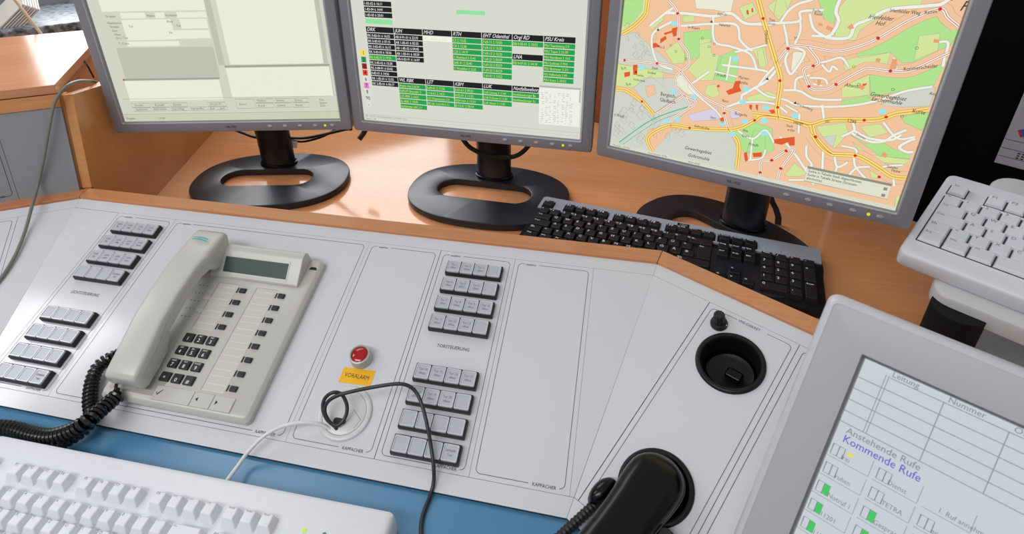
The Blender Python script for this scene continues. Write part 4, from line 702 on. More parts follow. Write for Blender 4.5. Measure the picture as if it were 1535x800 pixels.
layer(s3, S3, 12, '#e6a070', lambda b: [b.flat(Q) for P in MAP['obld'] for Q in [clipp(P)] if len(Q) > 2], 'orange_buildings')
inb = lambda p: 2 < p[0] < 374 and 2 < p[1] < 299
layer(s3, S3, 12, '#9fe3ea', lambda b: [b.flat(circ(p[0], p[1], 4.2, 12, 3.6)) for p in MAP['cyan'] if inb(p)], 'cyan_marks')
layer(s3, S3, 13, '#d6241c', lambda b: [b.flat(circ(p[0], p[1], 1.9, 10)) for p in MAP['dots'] if inb(p)], 'red_dots')
def f(b):
    for s_, x_, y_, z_, r_, it in MAP['txt']:
        b.text(s_, x_, y_, z_*1.16, rot=math.radians(0 if abs(r_) < 12 else r_), shear=.3 if it else 0, sx=.84 if it else .78)
    for x_, y_ in ((72, 165), (80, 158), (95, 150), (122, 170), (128, 175), (112, 180), (130, 160), (290, 170), (300, 150), (335, 150), (345, 200), (352, 120), (320, 135)):
        b.strip(circ(x_, y_, 1.5, 8)+[(x_+1.5, y_)], .4)
    for x_, y_ in ((52, 184), (28, 121), (200, 140), (120, 203), (214, 244), (238, 115)): b.flat([(x_-2, y_-1.6), (x_+2, y_-1.6), (x_, y_+2)])
layer(s3, S3, 14, '#34342c', f, 'map_lettering')
layer(s3, S3, 14.5, '#dfe0cc', lambda b: b.rect(270, 364, 13, 34), 'message_box')
layer(s3, S3, 15, '#8d8f82', lambda b: b.rect(270, 364, 31, 34.4).strip([(270, 13), (364, 13), (364, 34), (270, 34)], .5, closed=True).rect(357, 361, 24, 28).rect(357, 361, 15, 19), 'message_box_lines')
layer(s3, S3, 15, '#34342c', lambda b: b.text('Suche in Tabelle Stadt abgeschlossen', 272, 26.5, 5.0, sx=.82).text('Suche in Tabelle Strasse (Strassen-', 272, 21.3, 5.0, sx=.82).text('abschnitte)', 272, 16.2, 5.0, sx=.82), 'message_text')
layer(s3, S3, 14, '#d7d9c6', lambda b: b.rect(0, 376, 0, 5.5), 'status_bar')
layer(s3, S3, 15, '#6a6c60', lambda b: b.text('Massstab 1:20 000', 4, 1.2, 3.8).text('Koordinaten 2578', 60, 1.2, 3.8).text('Blatt 4908', 120, 1.2, 3.8), 'status_text')

# ================================================================== telephone
PM_ = Matrix.Translation((250, -250, 0))
TEL = thing('desk_telephone', 'ivory desk telephone with dark green display and charcoal keys', 'telephone', F_MAIN @ PM_)
BTm = PM_.inverted()
def BT(e=None): return _old(BTm if e is None else BTm @ e)
BT().loft([[(x, y, z) for x, y in rrect(166-o_, 352.5+o_, -254-o_, -44+o_, 5, 3)] for o_, z in ((0, 0.1), (0, 7), (-2.5, 11), (-4, 12))]).build('housing', M_['ivory'], TEL, smooth=True, angle=30)
# display hood: wedge
hd_ = BT(); prof = [(-89.5, 11.5), (-88.5, 15), (-60, 30.5), (-54, 32.0), (-49, 30.5), (-46, 25), (-46, 11.5)]
hd_.loft([[(u, v, z) for v, z in prof] for u in (212, 335.5)]); hood = hd_.build('display_hood', M_['ivory'], TEL, bevel=1.2, seg=3)
FH = BTm @ frame((212, -88.5, 15), (1, 0, 0), (0, 28.5, 15.5))
B(FH).prism([(17, 6), (106, 6), (106, 25.5), (17, 25.5)], -.2, .3, inset=0).build('display', M_['lcd'], hood)
B(FH).strip([(15.5, 4.5), (107.5, 4.5), (107.5, 27), (15.5, 27)], 1.6, .6, closed=True).flatbuild('display_frame', M_['ivory'], hood)
BT().prism([(338, -61), (349, -61), (347, -57), (340, -57)], 11.5, 12.2).build('hood_slot', M_['brub'], TEL)
k0 = None
KEYS = '123456789*0#'; SUB = ['', 'ABC', 'DEF', 'GHI', 'JKL', 'MNO', 'PQRS', 'TUV', 'WXYZ', '', '', '']
tx = BT()
for i in range(12):
    u_ = 233.9+15.3*(i % 3); v_ = -174-16.2*(i//3)
    if k0 is None:
        k0 = _old().box(-6.4, 6.4, -5.7, 5.7, 0, 3.2, tx=.8, ty=.8).build('dial_key', M_['dkey'], TEL, bevel=.8); q_ = k0
    else: q_ = copyobj(k0, TEL)
    q_.matrix_local = T(u_-250, v_+250, 11.8)
    tx.text(KEYS[i], u_, v_-4.2, 6.2, z=15.1, al='c').text(SUB[i], u_, v_+2.0, 2.6, z=15.1, al='c')
tx.flatbuild('key_digits', M_['wtext'], TEL)
f0 = None
for cu_, n_ in ((267, 4), (320.5, 8)):
    v0_ = -104
    BT().prism([(cu_-37, v0_+7), (cu_-9, v0_+7), (cu_-9, v0_-17*(n_-1)-7), (cu_-37, v0_-17*(n_-1)-7)], 11.9, 12.15).build('label_strip', M_['paper'], TEL)
    BT().strip([(cu_-37.6, v0_-17*(n_-1)-7), (cu_-37.6, v0_+7.4), (cu_-9, v0_+7.4)], .9, 12.35).flatbuild('strip_edge', M_['ivory_d'], TEL)
    lt = BT()
    for i in range(n_):
        v_ = v0_-17*i
        if f0 is None: f0 = _old().box(-4.6, 4.6, -3.4, 3.4, 0, 3.0, tx=.6, ty=.6).build('function_key', M_['dkey'], TEL, bevel=.7); q_ = f0
        else: q_ = copyobj(f0, TEL)
        q_.matrix_local = T(cu_-250, v_+250, 11.8)
        BT().box(cu_-8.2, cu_-6.6, v_-3.6, v_+3.6, 11.9, 12.6).build('key_lamp', M_['dkey'], TEL)
        lt.rect(cu_-34, cu_-12, v_+1.2, v_+2.4, 12.3); lt.rect(cu_-37, cu_-9.5, v_-6.3, v_-5.6, 12.3)
    lt.flatbuild('label_marks', mat('label_white', '#d6d2cb', .6), TEL)
for (a_, c_, s_) in ((231.5, 279, '<'), (279.6, 303.5, 'a'), (304.1, 329, 'b')):
    kk = BT().box(a_, c_, -249, -232.5, 11, 13.6, ty=.4).build('soft_key', M_['ivory'], TEL, bevel=.6)
    if s_ == '<': BT().strip([(a_+3, -240.5), (a_+5, -243), (a_+9.5, -237)], .8, 13.75).flatbuild('tick_mark', M_['ink'], kk)
    elif s_ == 'a': BT().flat([(a_+4, -240.5), (a_+7, -243), (a_+7, -238)], 13.75).flatbuild('arrow_mark', M_['ink'], kk)
    else: BT().flat([(a_+7, -240.5), (a_+4, -238), (a_+4, -243)], 13.75).flatbuild('arrow_mark', M_['ink'], kk)
for v_ in (-120.5, -138): BT().box(221, 230, v_-3, v_+3, 11.5, 13.4).build('volume_key', M_['ivory'], TEL, bevel=.6)
mh = BT()
for i in range(5):
    for j in range(3): mh.flat(circ(206+5*j+i*.2, -104-11*i, .7, 6), 12.25)
mh.flatbuild('microphone_holes', M_['ink'], TEL)
BT().prism(rrect(174, 238, -245, -224, 3), 11.8, 12.3).build('cradle_recess', M_['ivory_d'], TEL)
# handset on its cradle
HS = thing('telephone_handset', 'ivory telephone handset lying on the left side of the desk telephone', 'handset', F_MAIN @ Matrix.Translation((203, -140, 12)))
hm = Matrix.Translation((-203, 140, -12))
def hsec(v, uc, w_, zt, zb, r=.22):
    h = zt-zb; wt = w_; out = []
    for k_ in range(24):
        a_ = 2*math.pi*k_/24; c_, s_ = math.cos(a_), math.sin(a_); e = .3
        x_ = math.copysign(abs(c_)**e, c_)*w_/2; z_ = math.copysign(abs(s_)**e, s_)*h/2
        x_ *= 1-.06*(z_/(h/2))
        out.append((uc+x_, v, (zt+zb)/2+z_))
    return out
st = [(-243, 203, 36, 37, 24), (-241.5, 203, 41, 41, 18), (-236, 203, 43, 43.5, 15.5), (-215, 202, 43, 47, 14.5), (-196, 201, 42.5, 50, 15.5), (-186, 200.5, 42, 51.5, 24), (-178, 200, 41.5, 52.5, 31), (-140, 199.5, 41.5, 55, 35), (-105, 200, 43, 55, 35), (-92, 201, 44, 54.5, 31), (-86, 202, 46.5, 54, 23), (-76, 202, 46.5, 53, 17), (-60, 202, 46, 50.5, 16.5), (-52, 202, 45, 49, 24), (-46, 202, 43, 47, 34), (-43, 202, 40, 45, 39)]
hb = _old(hm); hb.loft([hsec(*s_) for s_ in st]); hso = hb.build('grip', M_['ivory'], HS, smooth=True, angle=60)
for side_ in (1,):
    pth = [({-236: 224.6, -215: 223.8, -196: 222.5, -178: 221, -140: 220.5, -105: 221.8, -86: 225.4, -60: 225.2, -46: 223.6}[v_], v_, z_) for v_, z_ in ((-236, 33), (-215, 35), (-196, 37), (-178, 43), (-140, 47.5), (-105, 47.5), (-86, 43), (-60, 42), (-46, 43))]
    B(hm).tube([(p[0]+.5, p[1], p[2]) for p in pth], .45, 5, smooth=4).build('seam', M_['ivory_d'], HS)
for k_ in (0, 1):
    B(hm).strip([(197, -60.5-3.4*k_), (205, -59.2-3.4*k_), (213, -59.2-3.4*k_), (220, -60.5-3.4*k_)], 1.5, 0, n=4)
mk = _old(hm)
for k_ in (0, 1):
    for i in range(6):
        u_ = 192+3.6*i; mk.add([(u_, -61-3.2*k_+math.sin(i/5*math.pi)*1.2, 55.2-k_*-.35), (u_+3.6, -61-3.2*k_+math.sin((i+1)/5*math.pi)*1.2 if i < 5 else -62.2-3.2*k_, 55.2-k_*-.35), (u_+3.6, -62.6-3.2*k_+(math.sin((i+1)/5*math.pi)*1.2 if i < 5 else -1.2), 55.2-k_*-.35), (u_, -62.6-3.2*k_+math.sin(i/5*math.pi)*1.2, 55.2-k_*-.35)], [(0, 1, 2, 3)])
mk.flatbuild('teal_emblem', M_['teal'], HS)

# ---- coiled cord of the telephone: two runs and the plain lead
def coil(path, R_, r_, pitch):
    P = spline([Vector(p) for p in path], 40); L = [0]
    for i in range(1, len(P)): L.append(L[-1]+(P[i]-P[i-1]).length)
    tot = L[-1]; n = int(tot/pitch*10); out = []; up = Vector((0, 0, 1)); j = 0
    for k_ in range(n+1):
        s_ = tot*k_/n
        while j < len(L)-2 and L[j+1] < s_: j += 1
        f_ = (s_-L[j])/max(1e-6, L[j+1]-L[j]); p = P[j].lerp(P[j+1], f_)
        t = (P[min(j+2, len(P)-1)]-P[max(j-1, 0)]).normalized(); a = (up-t*up.dot(t)).normalized(); up = a; b_ = t.cross(a)
        ph_ = 2*math.pi*s_/pitch; out.append(p+(a*math.cos(ph_)+b_*math.sin(ph_))*R_)
    return out
CC = thing('coiled_cord', 'black coiled telephone cord looping from the ivory handset over the panel edge', 'cord', T0(160, -290, -80))
cm = Matrix.Translation((-160, 290, 80))
B(cm).tube(coil(CAB['coilP'], 6.0, 2.2, 4.9), 2.2, 6).build('cord_run', M_['bcoil'], CC, smooth=True)
B(cm).tube(coil(CAB['coilQ'], 6.6, 2.4, 5.2), 2.4, 6).build('cord_run', M_['bcoil'], CC, smooth=True)
B(cm).tube([tuple(p) for p in CAB['coilQlead']], 1.8, 8, smooth=5).build('plain_lead', M_['bcoil'], CC, smooth=True)
B(cm).tube([tuple(p) for p in CAB['coilPlead']], 1.8, 8, smooth=5).build('plain_lead', M_['bcoil'], CC, smooth=True)
def cable(name, label, pts, r_, mt, sm=8):
    p0_ = Vector(pts[len(pts)//2]); t = B(Matrix.Translation(-p0_)).tube([tuple(p) for p in pts], r_, 10, smooth=sm).build(name, mt, None, smooth=True)
    t.location = W(*p0_); return tag(t, label, 'cable')
cable('black_cable', 'thin black cable coiling on the round cover and running over the gate buttons', CAB['black'], 2.0, M_['bcable'])
cable('white_cable', 'thin white cable from the round cable cover to the front keyboard', [p for p in CAB['white'] if p[1] > -300]+[(366.8, -309, -74)], 2.0, M_['wcable'])
cable('grey_cable', 'thin grey cable hanging over the side cabinet and left panel', CAB['grey'], 2.3, M_['gcable'])
cable('monitor_cable', 'black cable sagging behind the stand of the left monitor', [(-62, 318, 10), (-50, 345, -22), (-30, 350, -34), (2, 345, -38), (50, 358, -40), (100, 350, -34), (146, 345, -21), (205, 330, 2), (225, 318, 10)], 3.0, M_['brub'])
mc = cable('monitor_cable', 'lower black cable with a white paper tag behind the left monitor', [(40, 356, -38), (72, 352, -42), (95, 352, -43), (120, 350, -36), (150, 350, -24), (190, 338, 2)], 2.4, M_['brub'])
pb = Vector(((100, 352, -43)))
cable('monitor_cable', 'black cable looping behind the stand of the middle monitor', [(425, 325, 30), (440, 318, 8), (455, 316, -8), (480, 322, -22), (505, 326, -26), (530, 318, -20), (547, 314, -9), (562, 314, 10), (570, 316, 34)], 4.2, M_['brub'])
tg_ = raised(B().prism([(-9, -7), (9, -7), (9, 7), (-9, 7)], 0, .4, m=Matrix.Translation((80, 345, -47)) @ Matrix.Rotation(math.radians(62), 4, 'X')).build('cable_tag', M_['paperw'])); tag(tg_, 'small white printed tag on the cable by the left monitor stand', 'tag')
st_ = raised(B().loft([[(x_+dx, y_, z_) for x_, y_ in ((-5, -1), (5, -1), (5, 1), (-5, 1))] for dx, z_ in ((962, -38), (968, -52), (977, -66), (984, -82), (986, -96))], m=Matrix.Translation((0, 300, 0))).build('cable_strap', mat('strap_fabric', '#3a3a3c', .7))); tag(st_, 'short dark fabric strap hanging below the right monitor', 'strap')
st2 = raised(B().tube([(243, 345, 2), (238, 338, -8), (232, 330, -16)], 5, 10).build('plug', M_['brub'])); tag(st2, 'black plug hanging between the left and middle monitors', 'plug')

# ================================================================== keyboards
def layout(full=True):
    K_ = [(0, 0, 1, 1, 'Esc')]+[(2+i, 0, 1, 1, 'F%d' % (i+1)) for i in range(4)]+[(6.5+i, 0, 1, 1, 'F%d' % (i+5)) for i in range(4)]+[(11+i, 0, 1, 1, 'F%d' % (i+9)) for i in range(4)]
    y = 1.3
    K_ += [(i, y, 1, 1, c_) for i, c_ in enumerate('^1234567890?´')]+[(13, y, 2, 1, '<-')]
    K_ += [(0, y+1, 1.5, 1, 'Tab')]+[(1.5+i, y+1, 1, 1, c_) for i, c_ in enumerate('QWERTZUIOPÜ+')]+[(13.75, y+1, 1.25, 2, 'Ent')]
    K_ += [(0, y+2, 1.75, 1, 'Caps')]+[(1.75+i, y+2, 1, 1, c_) for i, c_ in enumerate('ASDFGHJKLÖÄ#')]
    K_ += [(0, y+3, 1.25, 1, 'Sh')]+[(1.25+i, y+3, 1, 1, c_) for i, c_ in enumerate('<YXCVBNM,.-')]+[(12.25, y+3, 2.75, 1, 'Sh')]
    K_ += [(0, y+4, 1.25, 1, 'Strg'), (1.25, y+4, 1.25, 1, 'Win'), (2.5, y+4, 1.25, 1, 'Alt'), (3.75, y+4, 6.25, 1, ''), (10, y+4, 1.25, 1, 'Gr'), (11.25, y+4, 1.25, 1, 'W'), (12.5, y+4, 1.25, 1, 'M'), (13.75, y+4, 1.25, 1, 'Strg')]
    if full:
        K_ += [(15.25+i, 0, 1, 1, c_) for i, c_ in enumerate(('Druck', 'Rollen', 'Pause'))]
        K_ += [(15.25+i, y, 1, 1, c_) for i, c_ in enumerate(('Einfg', 'Pos1', 'Bild'))]+[(15.25+i, y+1, 1, 1, c_) for i, c_ in enumerate(('Entf', 'Ende', 'Bild'))]
        K_ += [(16.25, y+3, 1, 1, '^'), (15.25, y+4, 1, 1, '<'), (16.25, y+4, 1, 1, 'v'), (17.25, y+4, 1, 1, '>')]
        K_ += [(18.5+i, y, 1, 1, c_) for i, c_ in enumerate(('Num', '/', '*', '-'))]+[(18.5+i, y+1, 1, 1, c_) for i, c_ in enumerate('789')]+[(21.5, y+1, 1, 2, '+')]
        K_ += [(18.5+i, y+2, 1, 1, c_) for i, c_ in enumerate('456')]+[(18.5+i, y+3, 1, 1, c_) for i, c_ in enumerate('123')]+[(21.5, y+3, 1, 2, 'Enter')]+[(18.5, y+4, 2, 1, '0'), (20.5, y+4, 1, 1, ',')]
    return K_
def keyset(par, mmx, s_, h0, h1, kw, mt, tmt, inset=(1.6, 1.2, 2.6), gap=.5, bev=.6, tall=1.0, gapy=None, keep=None, lsize=.3, lrot=0, full=True):
    """mmx: local matrix whose origin is the top-left corner of the Esc key, x right, y away from the user"""
    protos = {}; tb = B(mmx)
    for (x_, y_, w_, h_, lab) in layout(full):
        if keep and not keep(x_, y_): continue
        key = (w_, h_)
        if key not in protos:
            gy = gap if gapy is None else gapy; X1, Y1 = w_*s_-gap, h_*s_*tall-gy; ix, it_, ib = inset
            b = _old(); v_ = [(gap, -Y1, h0), (X1, -Y1, h0), (X1, -gy, h0), (gap, -gy, h0), (gap+ix, -Y1+ib, h1), (X1-ix, -Y1+ib, h1), (X1-ix, -gy-it_, h1), (gap+ix, -gy-it_, h1)]
            b.add(v_, [(3, 2, 1, 0), (4, 5, 6, 7), (0, 1, 5, 4), (1, 2, 6, 5), (2, 3, 7, 6), (3, 0, 4, 7)])
            o_ = b.build('key', mt, par, bevel=bev, seg=2, angle=20); protos[key] = o_
        else: o_ = copyobj(protos[key], par)
        mm = mmx @ Matrix.Translation((x_*s_, -y_*s_, 0)); mm.translation = mm.translation/1000; o_.matrix_local = mm
        if lab and tmt:
            sz = s_*lsize*(1 if len(lab) < 3 else .62); ix, it_, ib = inset
            tb.text(lab, x_*s_+gap+ix+1.4, -y_*s_-gap-it_-sz*.85, sz, z=h1+.08)
    if tb.v: tb.flatbuild('key_legends', tmt, par)
# ---- black and silver keyboard on the desk behind the ledge
ky = -.1775
KBF = Matrix.Rotation(ky, 4, 'Z'); KBF.translation = Vector((596.5, 280.0, ZD))
KB = thing('keyboard', 'black keyboard with silver top strip lying behind the beech ledge', 'keyboard', KBF)
s_ = 19.0
pl = [(x, y) for x, y in rrect(-8, 437, -133, 15, 9, 4)]
_old().loft([[(x, y, z) for x, y in rrect(-8-o_, 437+o_, -133-o_, 15+o_, 9, 4)] for o_, z in ((0, 1), (.8, 3), (.8, 10), (0, 12))]).build('case', M_['bplast'], KB, smooth=True, angle=40)
# silver strip with openings left between key groups: built from bars around the function keys
sb = _old(); z0, z1 = 11.5, 15.2
grp = [(-1, s_+1), (2*s_-1, 6*s_+1), (6.5*s_-1, 10.5*s_+1), (11*s_-1, 15*s_+1), (15.25*s_-1, 18.25*s_+1)]
sb.prism([(-8, 8)]+[(437, 8)]+[(437, 12), (433, 15.8), (-3, 15.8), (-8, 12)][0:4], z0, z1) if False else None
sb.prism([(-6.5, 2.0), (436, 2.0), (436, 11), (432, 15.5), (-2, 15.5), (-6.5, 11)], z0, z1)
sb.box(-6.5, 436, -23.8, -20.4, z0, z1)
xs = [-6.5]+[v for g_ in grp for v in g_]+[436]
for i in range(0, len(xs), 2): sb.box(xs[i], xs[i+1], -20.4, 2.0, z0, z1)
sto = sb.build('silver_strip', M_['kbsilver'], KB)
for i in range(3): _old().lathe([(1.6, 15.1), (1.4, 15.8), (.1, 16)], 10, m=Matrix.Translation((18.9*s_+i*21, -14, 0))).build('status_light', M_['btn'], sto, smooth=True)
_old().prism([(225, 4.5), (244, 4.5), (244, 12.5), (225, 12.5)], 15.2, 15.5).build('logo_plate', M_['bplast'], sto)
lg = _old(); lg.strip(circ(234.5, 8.5, 5.5, 20, 3.3), .7, 15.6, closed=True); lg.text('hp', 234.5, 6.4, 6.4, z=15.6, al='c', shear=.3); lg.flatbuild('logo', M_['kbsilver'], sto)
_old().strip([(-6, -24.1), (436, -24.1)], .8, 15.35).flatbuild('strip_edge', M_['silver_hi'], sto)
_old().text('WARNUNG/WARNING', 15.3*s_, -3.72*s_, 5.6, z=12.4, sx=.9).text('Lesen Sie die Hinweise zur sicheren', 15.1*s_, -4.02*s_, 3.0, z=12.4).text('und angenehmen Bedienung', 15.1*s_, -4.22*s_, 3.0, z=12.4).flat([(14.75*s_, -3.7*s_), (15.15*s_, -3.7*s_), (14.95*s_, -3.42*s_)], 12.4).flatbuild('warning_text', mat('blue_grey_print', '#8fa3b3', .5), KB)
keyset(KB, I4, s_, 10, 19.5, 1, M_['bkey'], M_['wtext'], inset=(1.8, 1.0, 3.0), lsize=.38, tall=1.0)
# ---- white keyboard in the foreground
wy = .0125
WKF = Matrix.Rotation(wy, 4, 'Z'); WKF.translation = Vector((544.0, -305.5, -89.5))
WK = thing('keyboard', 'white keyboard with raised keys in the front left foreground on the blue inlay', 'keyboard', WKF)
bcase = _old(); bcase.loft([[(x, y, z+zs(y)) for x, y in rrect(-437+o_, 0-o_, -165+o_, -o_, 5, 3)] for o_, z in ((0, .5), (0, 20), (1.2, 25), (4.5, 27.5))] if False else [[(x, y, z+(y*.055 if z > 6 else 0)) for x, y in rrect(-437+o_, 0-o_, -165+o_, -o_, 5, 3)] for o_, z in ((0, .5), (0, 20), (1.2, 25), (4.5, 27.5))])
bcase.build('case', M_['white'], WK, smooth=True, angle=40)
s_ = 17.45
KM = frame((-418.5, -26, 27.2-26*.055), (1, 0, 0), (0, 1, .055))
keyset(WK, KM, s_, -1.5, 9.0, 1, M_['whitek'], M_['gtext'], inset=(3.3, 1.4, 4.8), gap=.35, bev=1.2, lsize=.22, keep=lambda x_, y_: y_ < 4)
B(KM).lathe([(1.9, 0), (1.7, 1.2), (.1, 1.4)], 12, m=Matrix.Translation((-74+418.5, -5.5, 0))).build('status_light', M_['led'], WK, smooth=True)
for i in (1, 2): B(KM).lathe([(1.9, 0), (1.7, 1.2), (.1, 1.4)], 12, m=Matrix.Translation((-74+418.5+19*i, -5.5, 0))).build('status_light', M_['gtext'], WK, smooth=True)
B(KM).strip([(-36+418.5, 22), (-36+418.5, -130)], .4, .12).flatbuild('case_seam', M_['gtext'], WK)
# ---- compact white keyboard on its tray at the right
kyw, kt = math.radians(-35), math.radians(11.8)
fr_ = frame((1116.5, 130.2, 77.7), (math.cos(kyw), math.sin(kyw), 0), (-math.sin(kyw)*math.cos(kt), math.cos(kyw)*math.cos(kt), math.sin(kt)))
CK = thing('keyboard', 'compact white keyboard on a swivel tray at the right edge', 'keyboard', fr_ @ Matrix.Translation((130, -110, -21)))
ckm = Matrix.Translation((-130, 110, 21))
_old(ckm).loft([[(x, y, z) for x, y in rrect(-9.5+o_, 300-o_, -129+o_, 45-o_, 9, 4)] for o_, z in ((2, -21), (0, -18), (0, -4), (1.0, -1), (3.5, .6))]).build('case', M_['white'], CK, smooth=True, angle=40)
_old(ckm).box(-.6, 287, -101.6, -5.4, .2, 1.0).build('key_well', M_['key_gap'], CK)
_old(ckm).box(-.6, 19.6, -.6, 18.8, .2, 1.0).build('key_well', M_['key_gap'], CK)
_old(ckm).box(37.6, 286, -.6, 18.8, .2, 1.0).build('key_well', M_['key_gap'], CK)
keyset(CK, ckm @ Matrix.Translation((0, 19.05, 0)), 19.05, 1.0, 5.4, 1, M_['whitek'], M_['gtext'], inset=(1.6, .3, .9), gap=.55, gapy=0.02, bev=.6, lsize=.34, full=False)
TR = thing('keyboard_tray', 'white swivel tray with rounded corners on a black post under the compact keyboard', 'keyboard tray', frame((1088, -12, ZD), (1, 0, 0), (0, 1, 0)))
trm = Matrix.Translation((-1088, 12, -ZD))
_old(trm @ fr_).loft([[(x, y, z) for x, y in rrect(31+o_, 300-o_, -147+o_, 108-o_, 24, 6)] for o_, z in ((3, -47), (0, -44), (0, -26), (1.5, -23), (4, -22))]).build('tray_plate', M_['tray'], TR, smooth=True, angle=40)
_old(trm).lathe([(26, ZD), (26, 5), (25.2, 5.4), (25.2, 6.4), (26, 7), (26, 14)], 40, m=Matrix.Translation((1092, -14, 0))).build('post', M_['post'], TR, smooth=True)

# ---- grey wall unit with grooves at the upper right
FU = frame((1260.5, 308.3, 43.4), (.8387, -.5446, 0), (0, 0, 1))
U = thing('wall_unit', 'light grey unit with three grooves and speaker holes mounted on the black partition', 'intercom', FU @ Matrix.Translation((90, 0, 0)))
um = Matrix.Translation((-90, 0, 0))
prev = 0
for y0, y1 in ((0, 11.6), (12.6, 24.6), (25.6, 38.2), (39.2, 190)):
    _old(um).box(0, 180, y0, y1, -7, 0).build('front_slat', M_['wallunit'], U, bevel=.3, seg=1)
_old(um).box(1, 179, 1, 189, -9.5, -1.6).build('backing', M_['brub'], U)
hb_ = _old(um)
for i in range(9):
    for j in range(3): hb_.rect(21+5.2*i, 24+5.2*i, 13.6+3.6*j, 15.8+3.6*j, .1)
hb_.flatbuild('speaker_holes', M_['ink'], U)
rot = Matrix.Translation((16, 46, 0)) @ Matrix.Rotation(math.radians(32), 4, 'Z')
_old(um @ rot).prism([(3, 0), (34, 0), (34, 11), (3, 11)], .02, .3).build('emblem', M_['bclr'], U)
_old(um @ rot).prism([(0, 0), (3, 0), (3, 11), (0, 11)], .02, .35).build('emblem', M_['rclr'], U)
_old(um @ rot).prism([(3, -1.6), (34, -1.6), (34, 0), (3, 0)], .02, .35).build('emblem', M_['gclr'], U)
_old(um @ rot).text('112', 7, 2.5, 8.5, z=.4).flatbuild('emblem_text', M_['wtext'], U)

# ================================================================== black handset in the right wing
HB = thing('black_handset', 'glossy black handset resting with its earpiece in the front round cup', 'handset', F_R @ Matrix.Translation((124, -205, 4)))
hbm = Matrix.Translation((-124, 205, -4))
def bsec(y, w_, zc, h, e=.55, xc=124, sh=0):
    out = []
    for k_ in range(32):
        a_ = 2*math.pi*k_/32; c_, s2_ = math.cos(a_), math.sin(a_)
        out.append((xc+math.copysign(abs(c_)**e, c_)*w_/2, y+sh*math.sin(a_), zc+math.copysign(abs(s2_)**(e if s2_ < 0 else .8), s2_)*h/2))
    return out
BH = [(-184.2, 9, 10, 6), (-185, 15, 10.2, 10), (-187, 25, 10.5, 15), (-190, 34, 11, 20), (-194, 42, 12, 24), (-199, 48.4, 12.8, 27), (-205, 52.4, 13.6, 29), (-213, 54, 15, 30), (-225, 53, 17.5, 30), (-238, 50, 21, 29), (-252, 48, 25.5, 27), (-270, 47, 31, 25), (-300, 48, 40, 25), (-335, 49, 51, 25), (-360, 52, 57, 28), (-385, 56, 60, 32), (-402, 50, 61, 28), (-408, 30, 61, 20)]
B(hbm).loft([bsec(y, w_, z_, h_, xc=124.5-(-205-y)*.01) for y, w_, z_, h_ in BH]).build('grip', M_['bgloss'], HB, smooth=True, angle=70)
for sx_ in (-1, 1):
    B(hbm).tube([(124.5-(-205-y)*.01+sx_*(w_/2+.1), y, z_) for y, w_, z_, h_ in BH[2:-2]], .5, 5, smooth=4).build('seam', mat('seam_highlight_grey', '#55555a', .3), HB)  # seam lines in lighter grey, the edge highlight put into their colour
B(hbm).lathe([(25, 6), (26, 1), (24, -3), (.2, -4)], 36, m=Matrix.Translation((122, -207, 4))).build('earpiece', M_['bplast'], HB, smooth=True)
# glossy oval cap with a ribbed lead beside it
OC = thing('cable_bushing', 'small glossy black oval bushing with ribbed lead left of the black handset', 'cable bushing', F_R @ Matrix.Translation((90, -244, 0)))
om = Matrix.Translation((-90, 244, 0)) @ Matrix.Translation((90, -244, 0)) @ Matrix.Rotation(math.radians(-12), 4, 'Z')
B(om).loft([[(9.5*k_*math.cos(2*math.pi*i/28), 16*k_*math.sin(2*math.pi*i/28), z_) for i in range(28)] for k_, z_ in ((1, 0.1), (1.03, 5), (.98, 10), (.84, 14.5), (.55, 17.6), (.2, 18.8), (.02, 19))]).build('cap', M_['bgloss'], OC, smooth=True)
B(om).tube([(10.2*math.cos(a_/10*math.pi), 16.8*math.sin(a_/10*math.pi), 6+math.sin(a_)*0) for a_ in range(6, 16)], .5, 6).build('bright_rim', M_['chrome'], OC, smooth=True)
rb = [((5.2 if k_ % 2 else 4.2), -k_*2.0) for k_ in range(24)]
B(om @ Matrix.Translation((2, -12, 6)) @ Matrix.Rotation(math.radians(84), 4, 'X')).lathe([(r__, -z__) for r__, z__ in rb], 16).build('ribbed_lead', M_['brub'], OC, smooth=False)

# ================================================================== touchscreen, lower right
ty_, tt2 = -.5184166, .5675112
ux = Vector((math.cos(ty_), math.sin(ty_), 0)); uy = Vector((-math.sin(ty_)*math.sin(tt2), math.cos(ty_)*math.sin(tt2), math.cos(tt2)))
FT = frame((891.375, -254.355, 149.654), ux, uy)
TS = thing('touch_monitor', 'light grey tilted touch screen in the lower right foreground showing call buttons', 'touch screen', FT @ Matrix.Translation((152, -255, -40)))
tm = Matrix.Translation((-152, 255, 40))
def tr_(o_, z, r): return [(x, y, z) for x, y in rrect(-o_, 304+o_, -228-o_, o_, r, 4)]
ot = 28.3
B(tm).loft([tr_(ot, -20, 4), tr_(ot+3.6, -17, 7), tr_(ot+3.8, -8, 7), tr_(ot+2.4, -2, 6), tr_(ot-.4, .8, 5), tr_(ot-2.6, 1.4, 4), tr_(0, 1.4, .5), tr_(-2.6, -4.5, .5), tr_(-2.6, -8, .5)], caps=False).build('bezel', M_['touch'], TS, smooth=True, angle=28)
B(tm).loft([tr_(ot+3.75, -16, 7), tr_(ot+3.95, -8, 7), tr_(ot+2.55, -1.9, 6), tr_(ot-.3, .95, 5), tr_(ot-1.6, 1.35, 4)], caps=False).build('bezel_rim', M_['touch_e'], TS, smooth=True, angle=60)
B(tm).loft([tr_(-.1, 1.45, .5), tr_(-1.2, -1, .5), tr_(-2.5, -4.6, .5)], caps=False).build('recess', M_['slot'], TS)
B(tm).loft([[(x, y*.8-14, z) for x, y, z in tr_(-20, -19, 10)], [(x, y*.6-10, z) for x, y, z in tr_(-50, -44, 10)]]).build('back_shell', M_['touch'], TS, smooth=True)
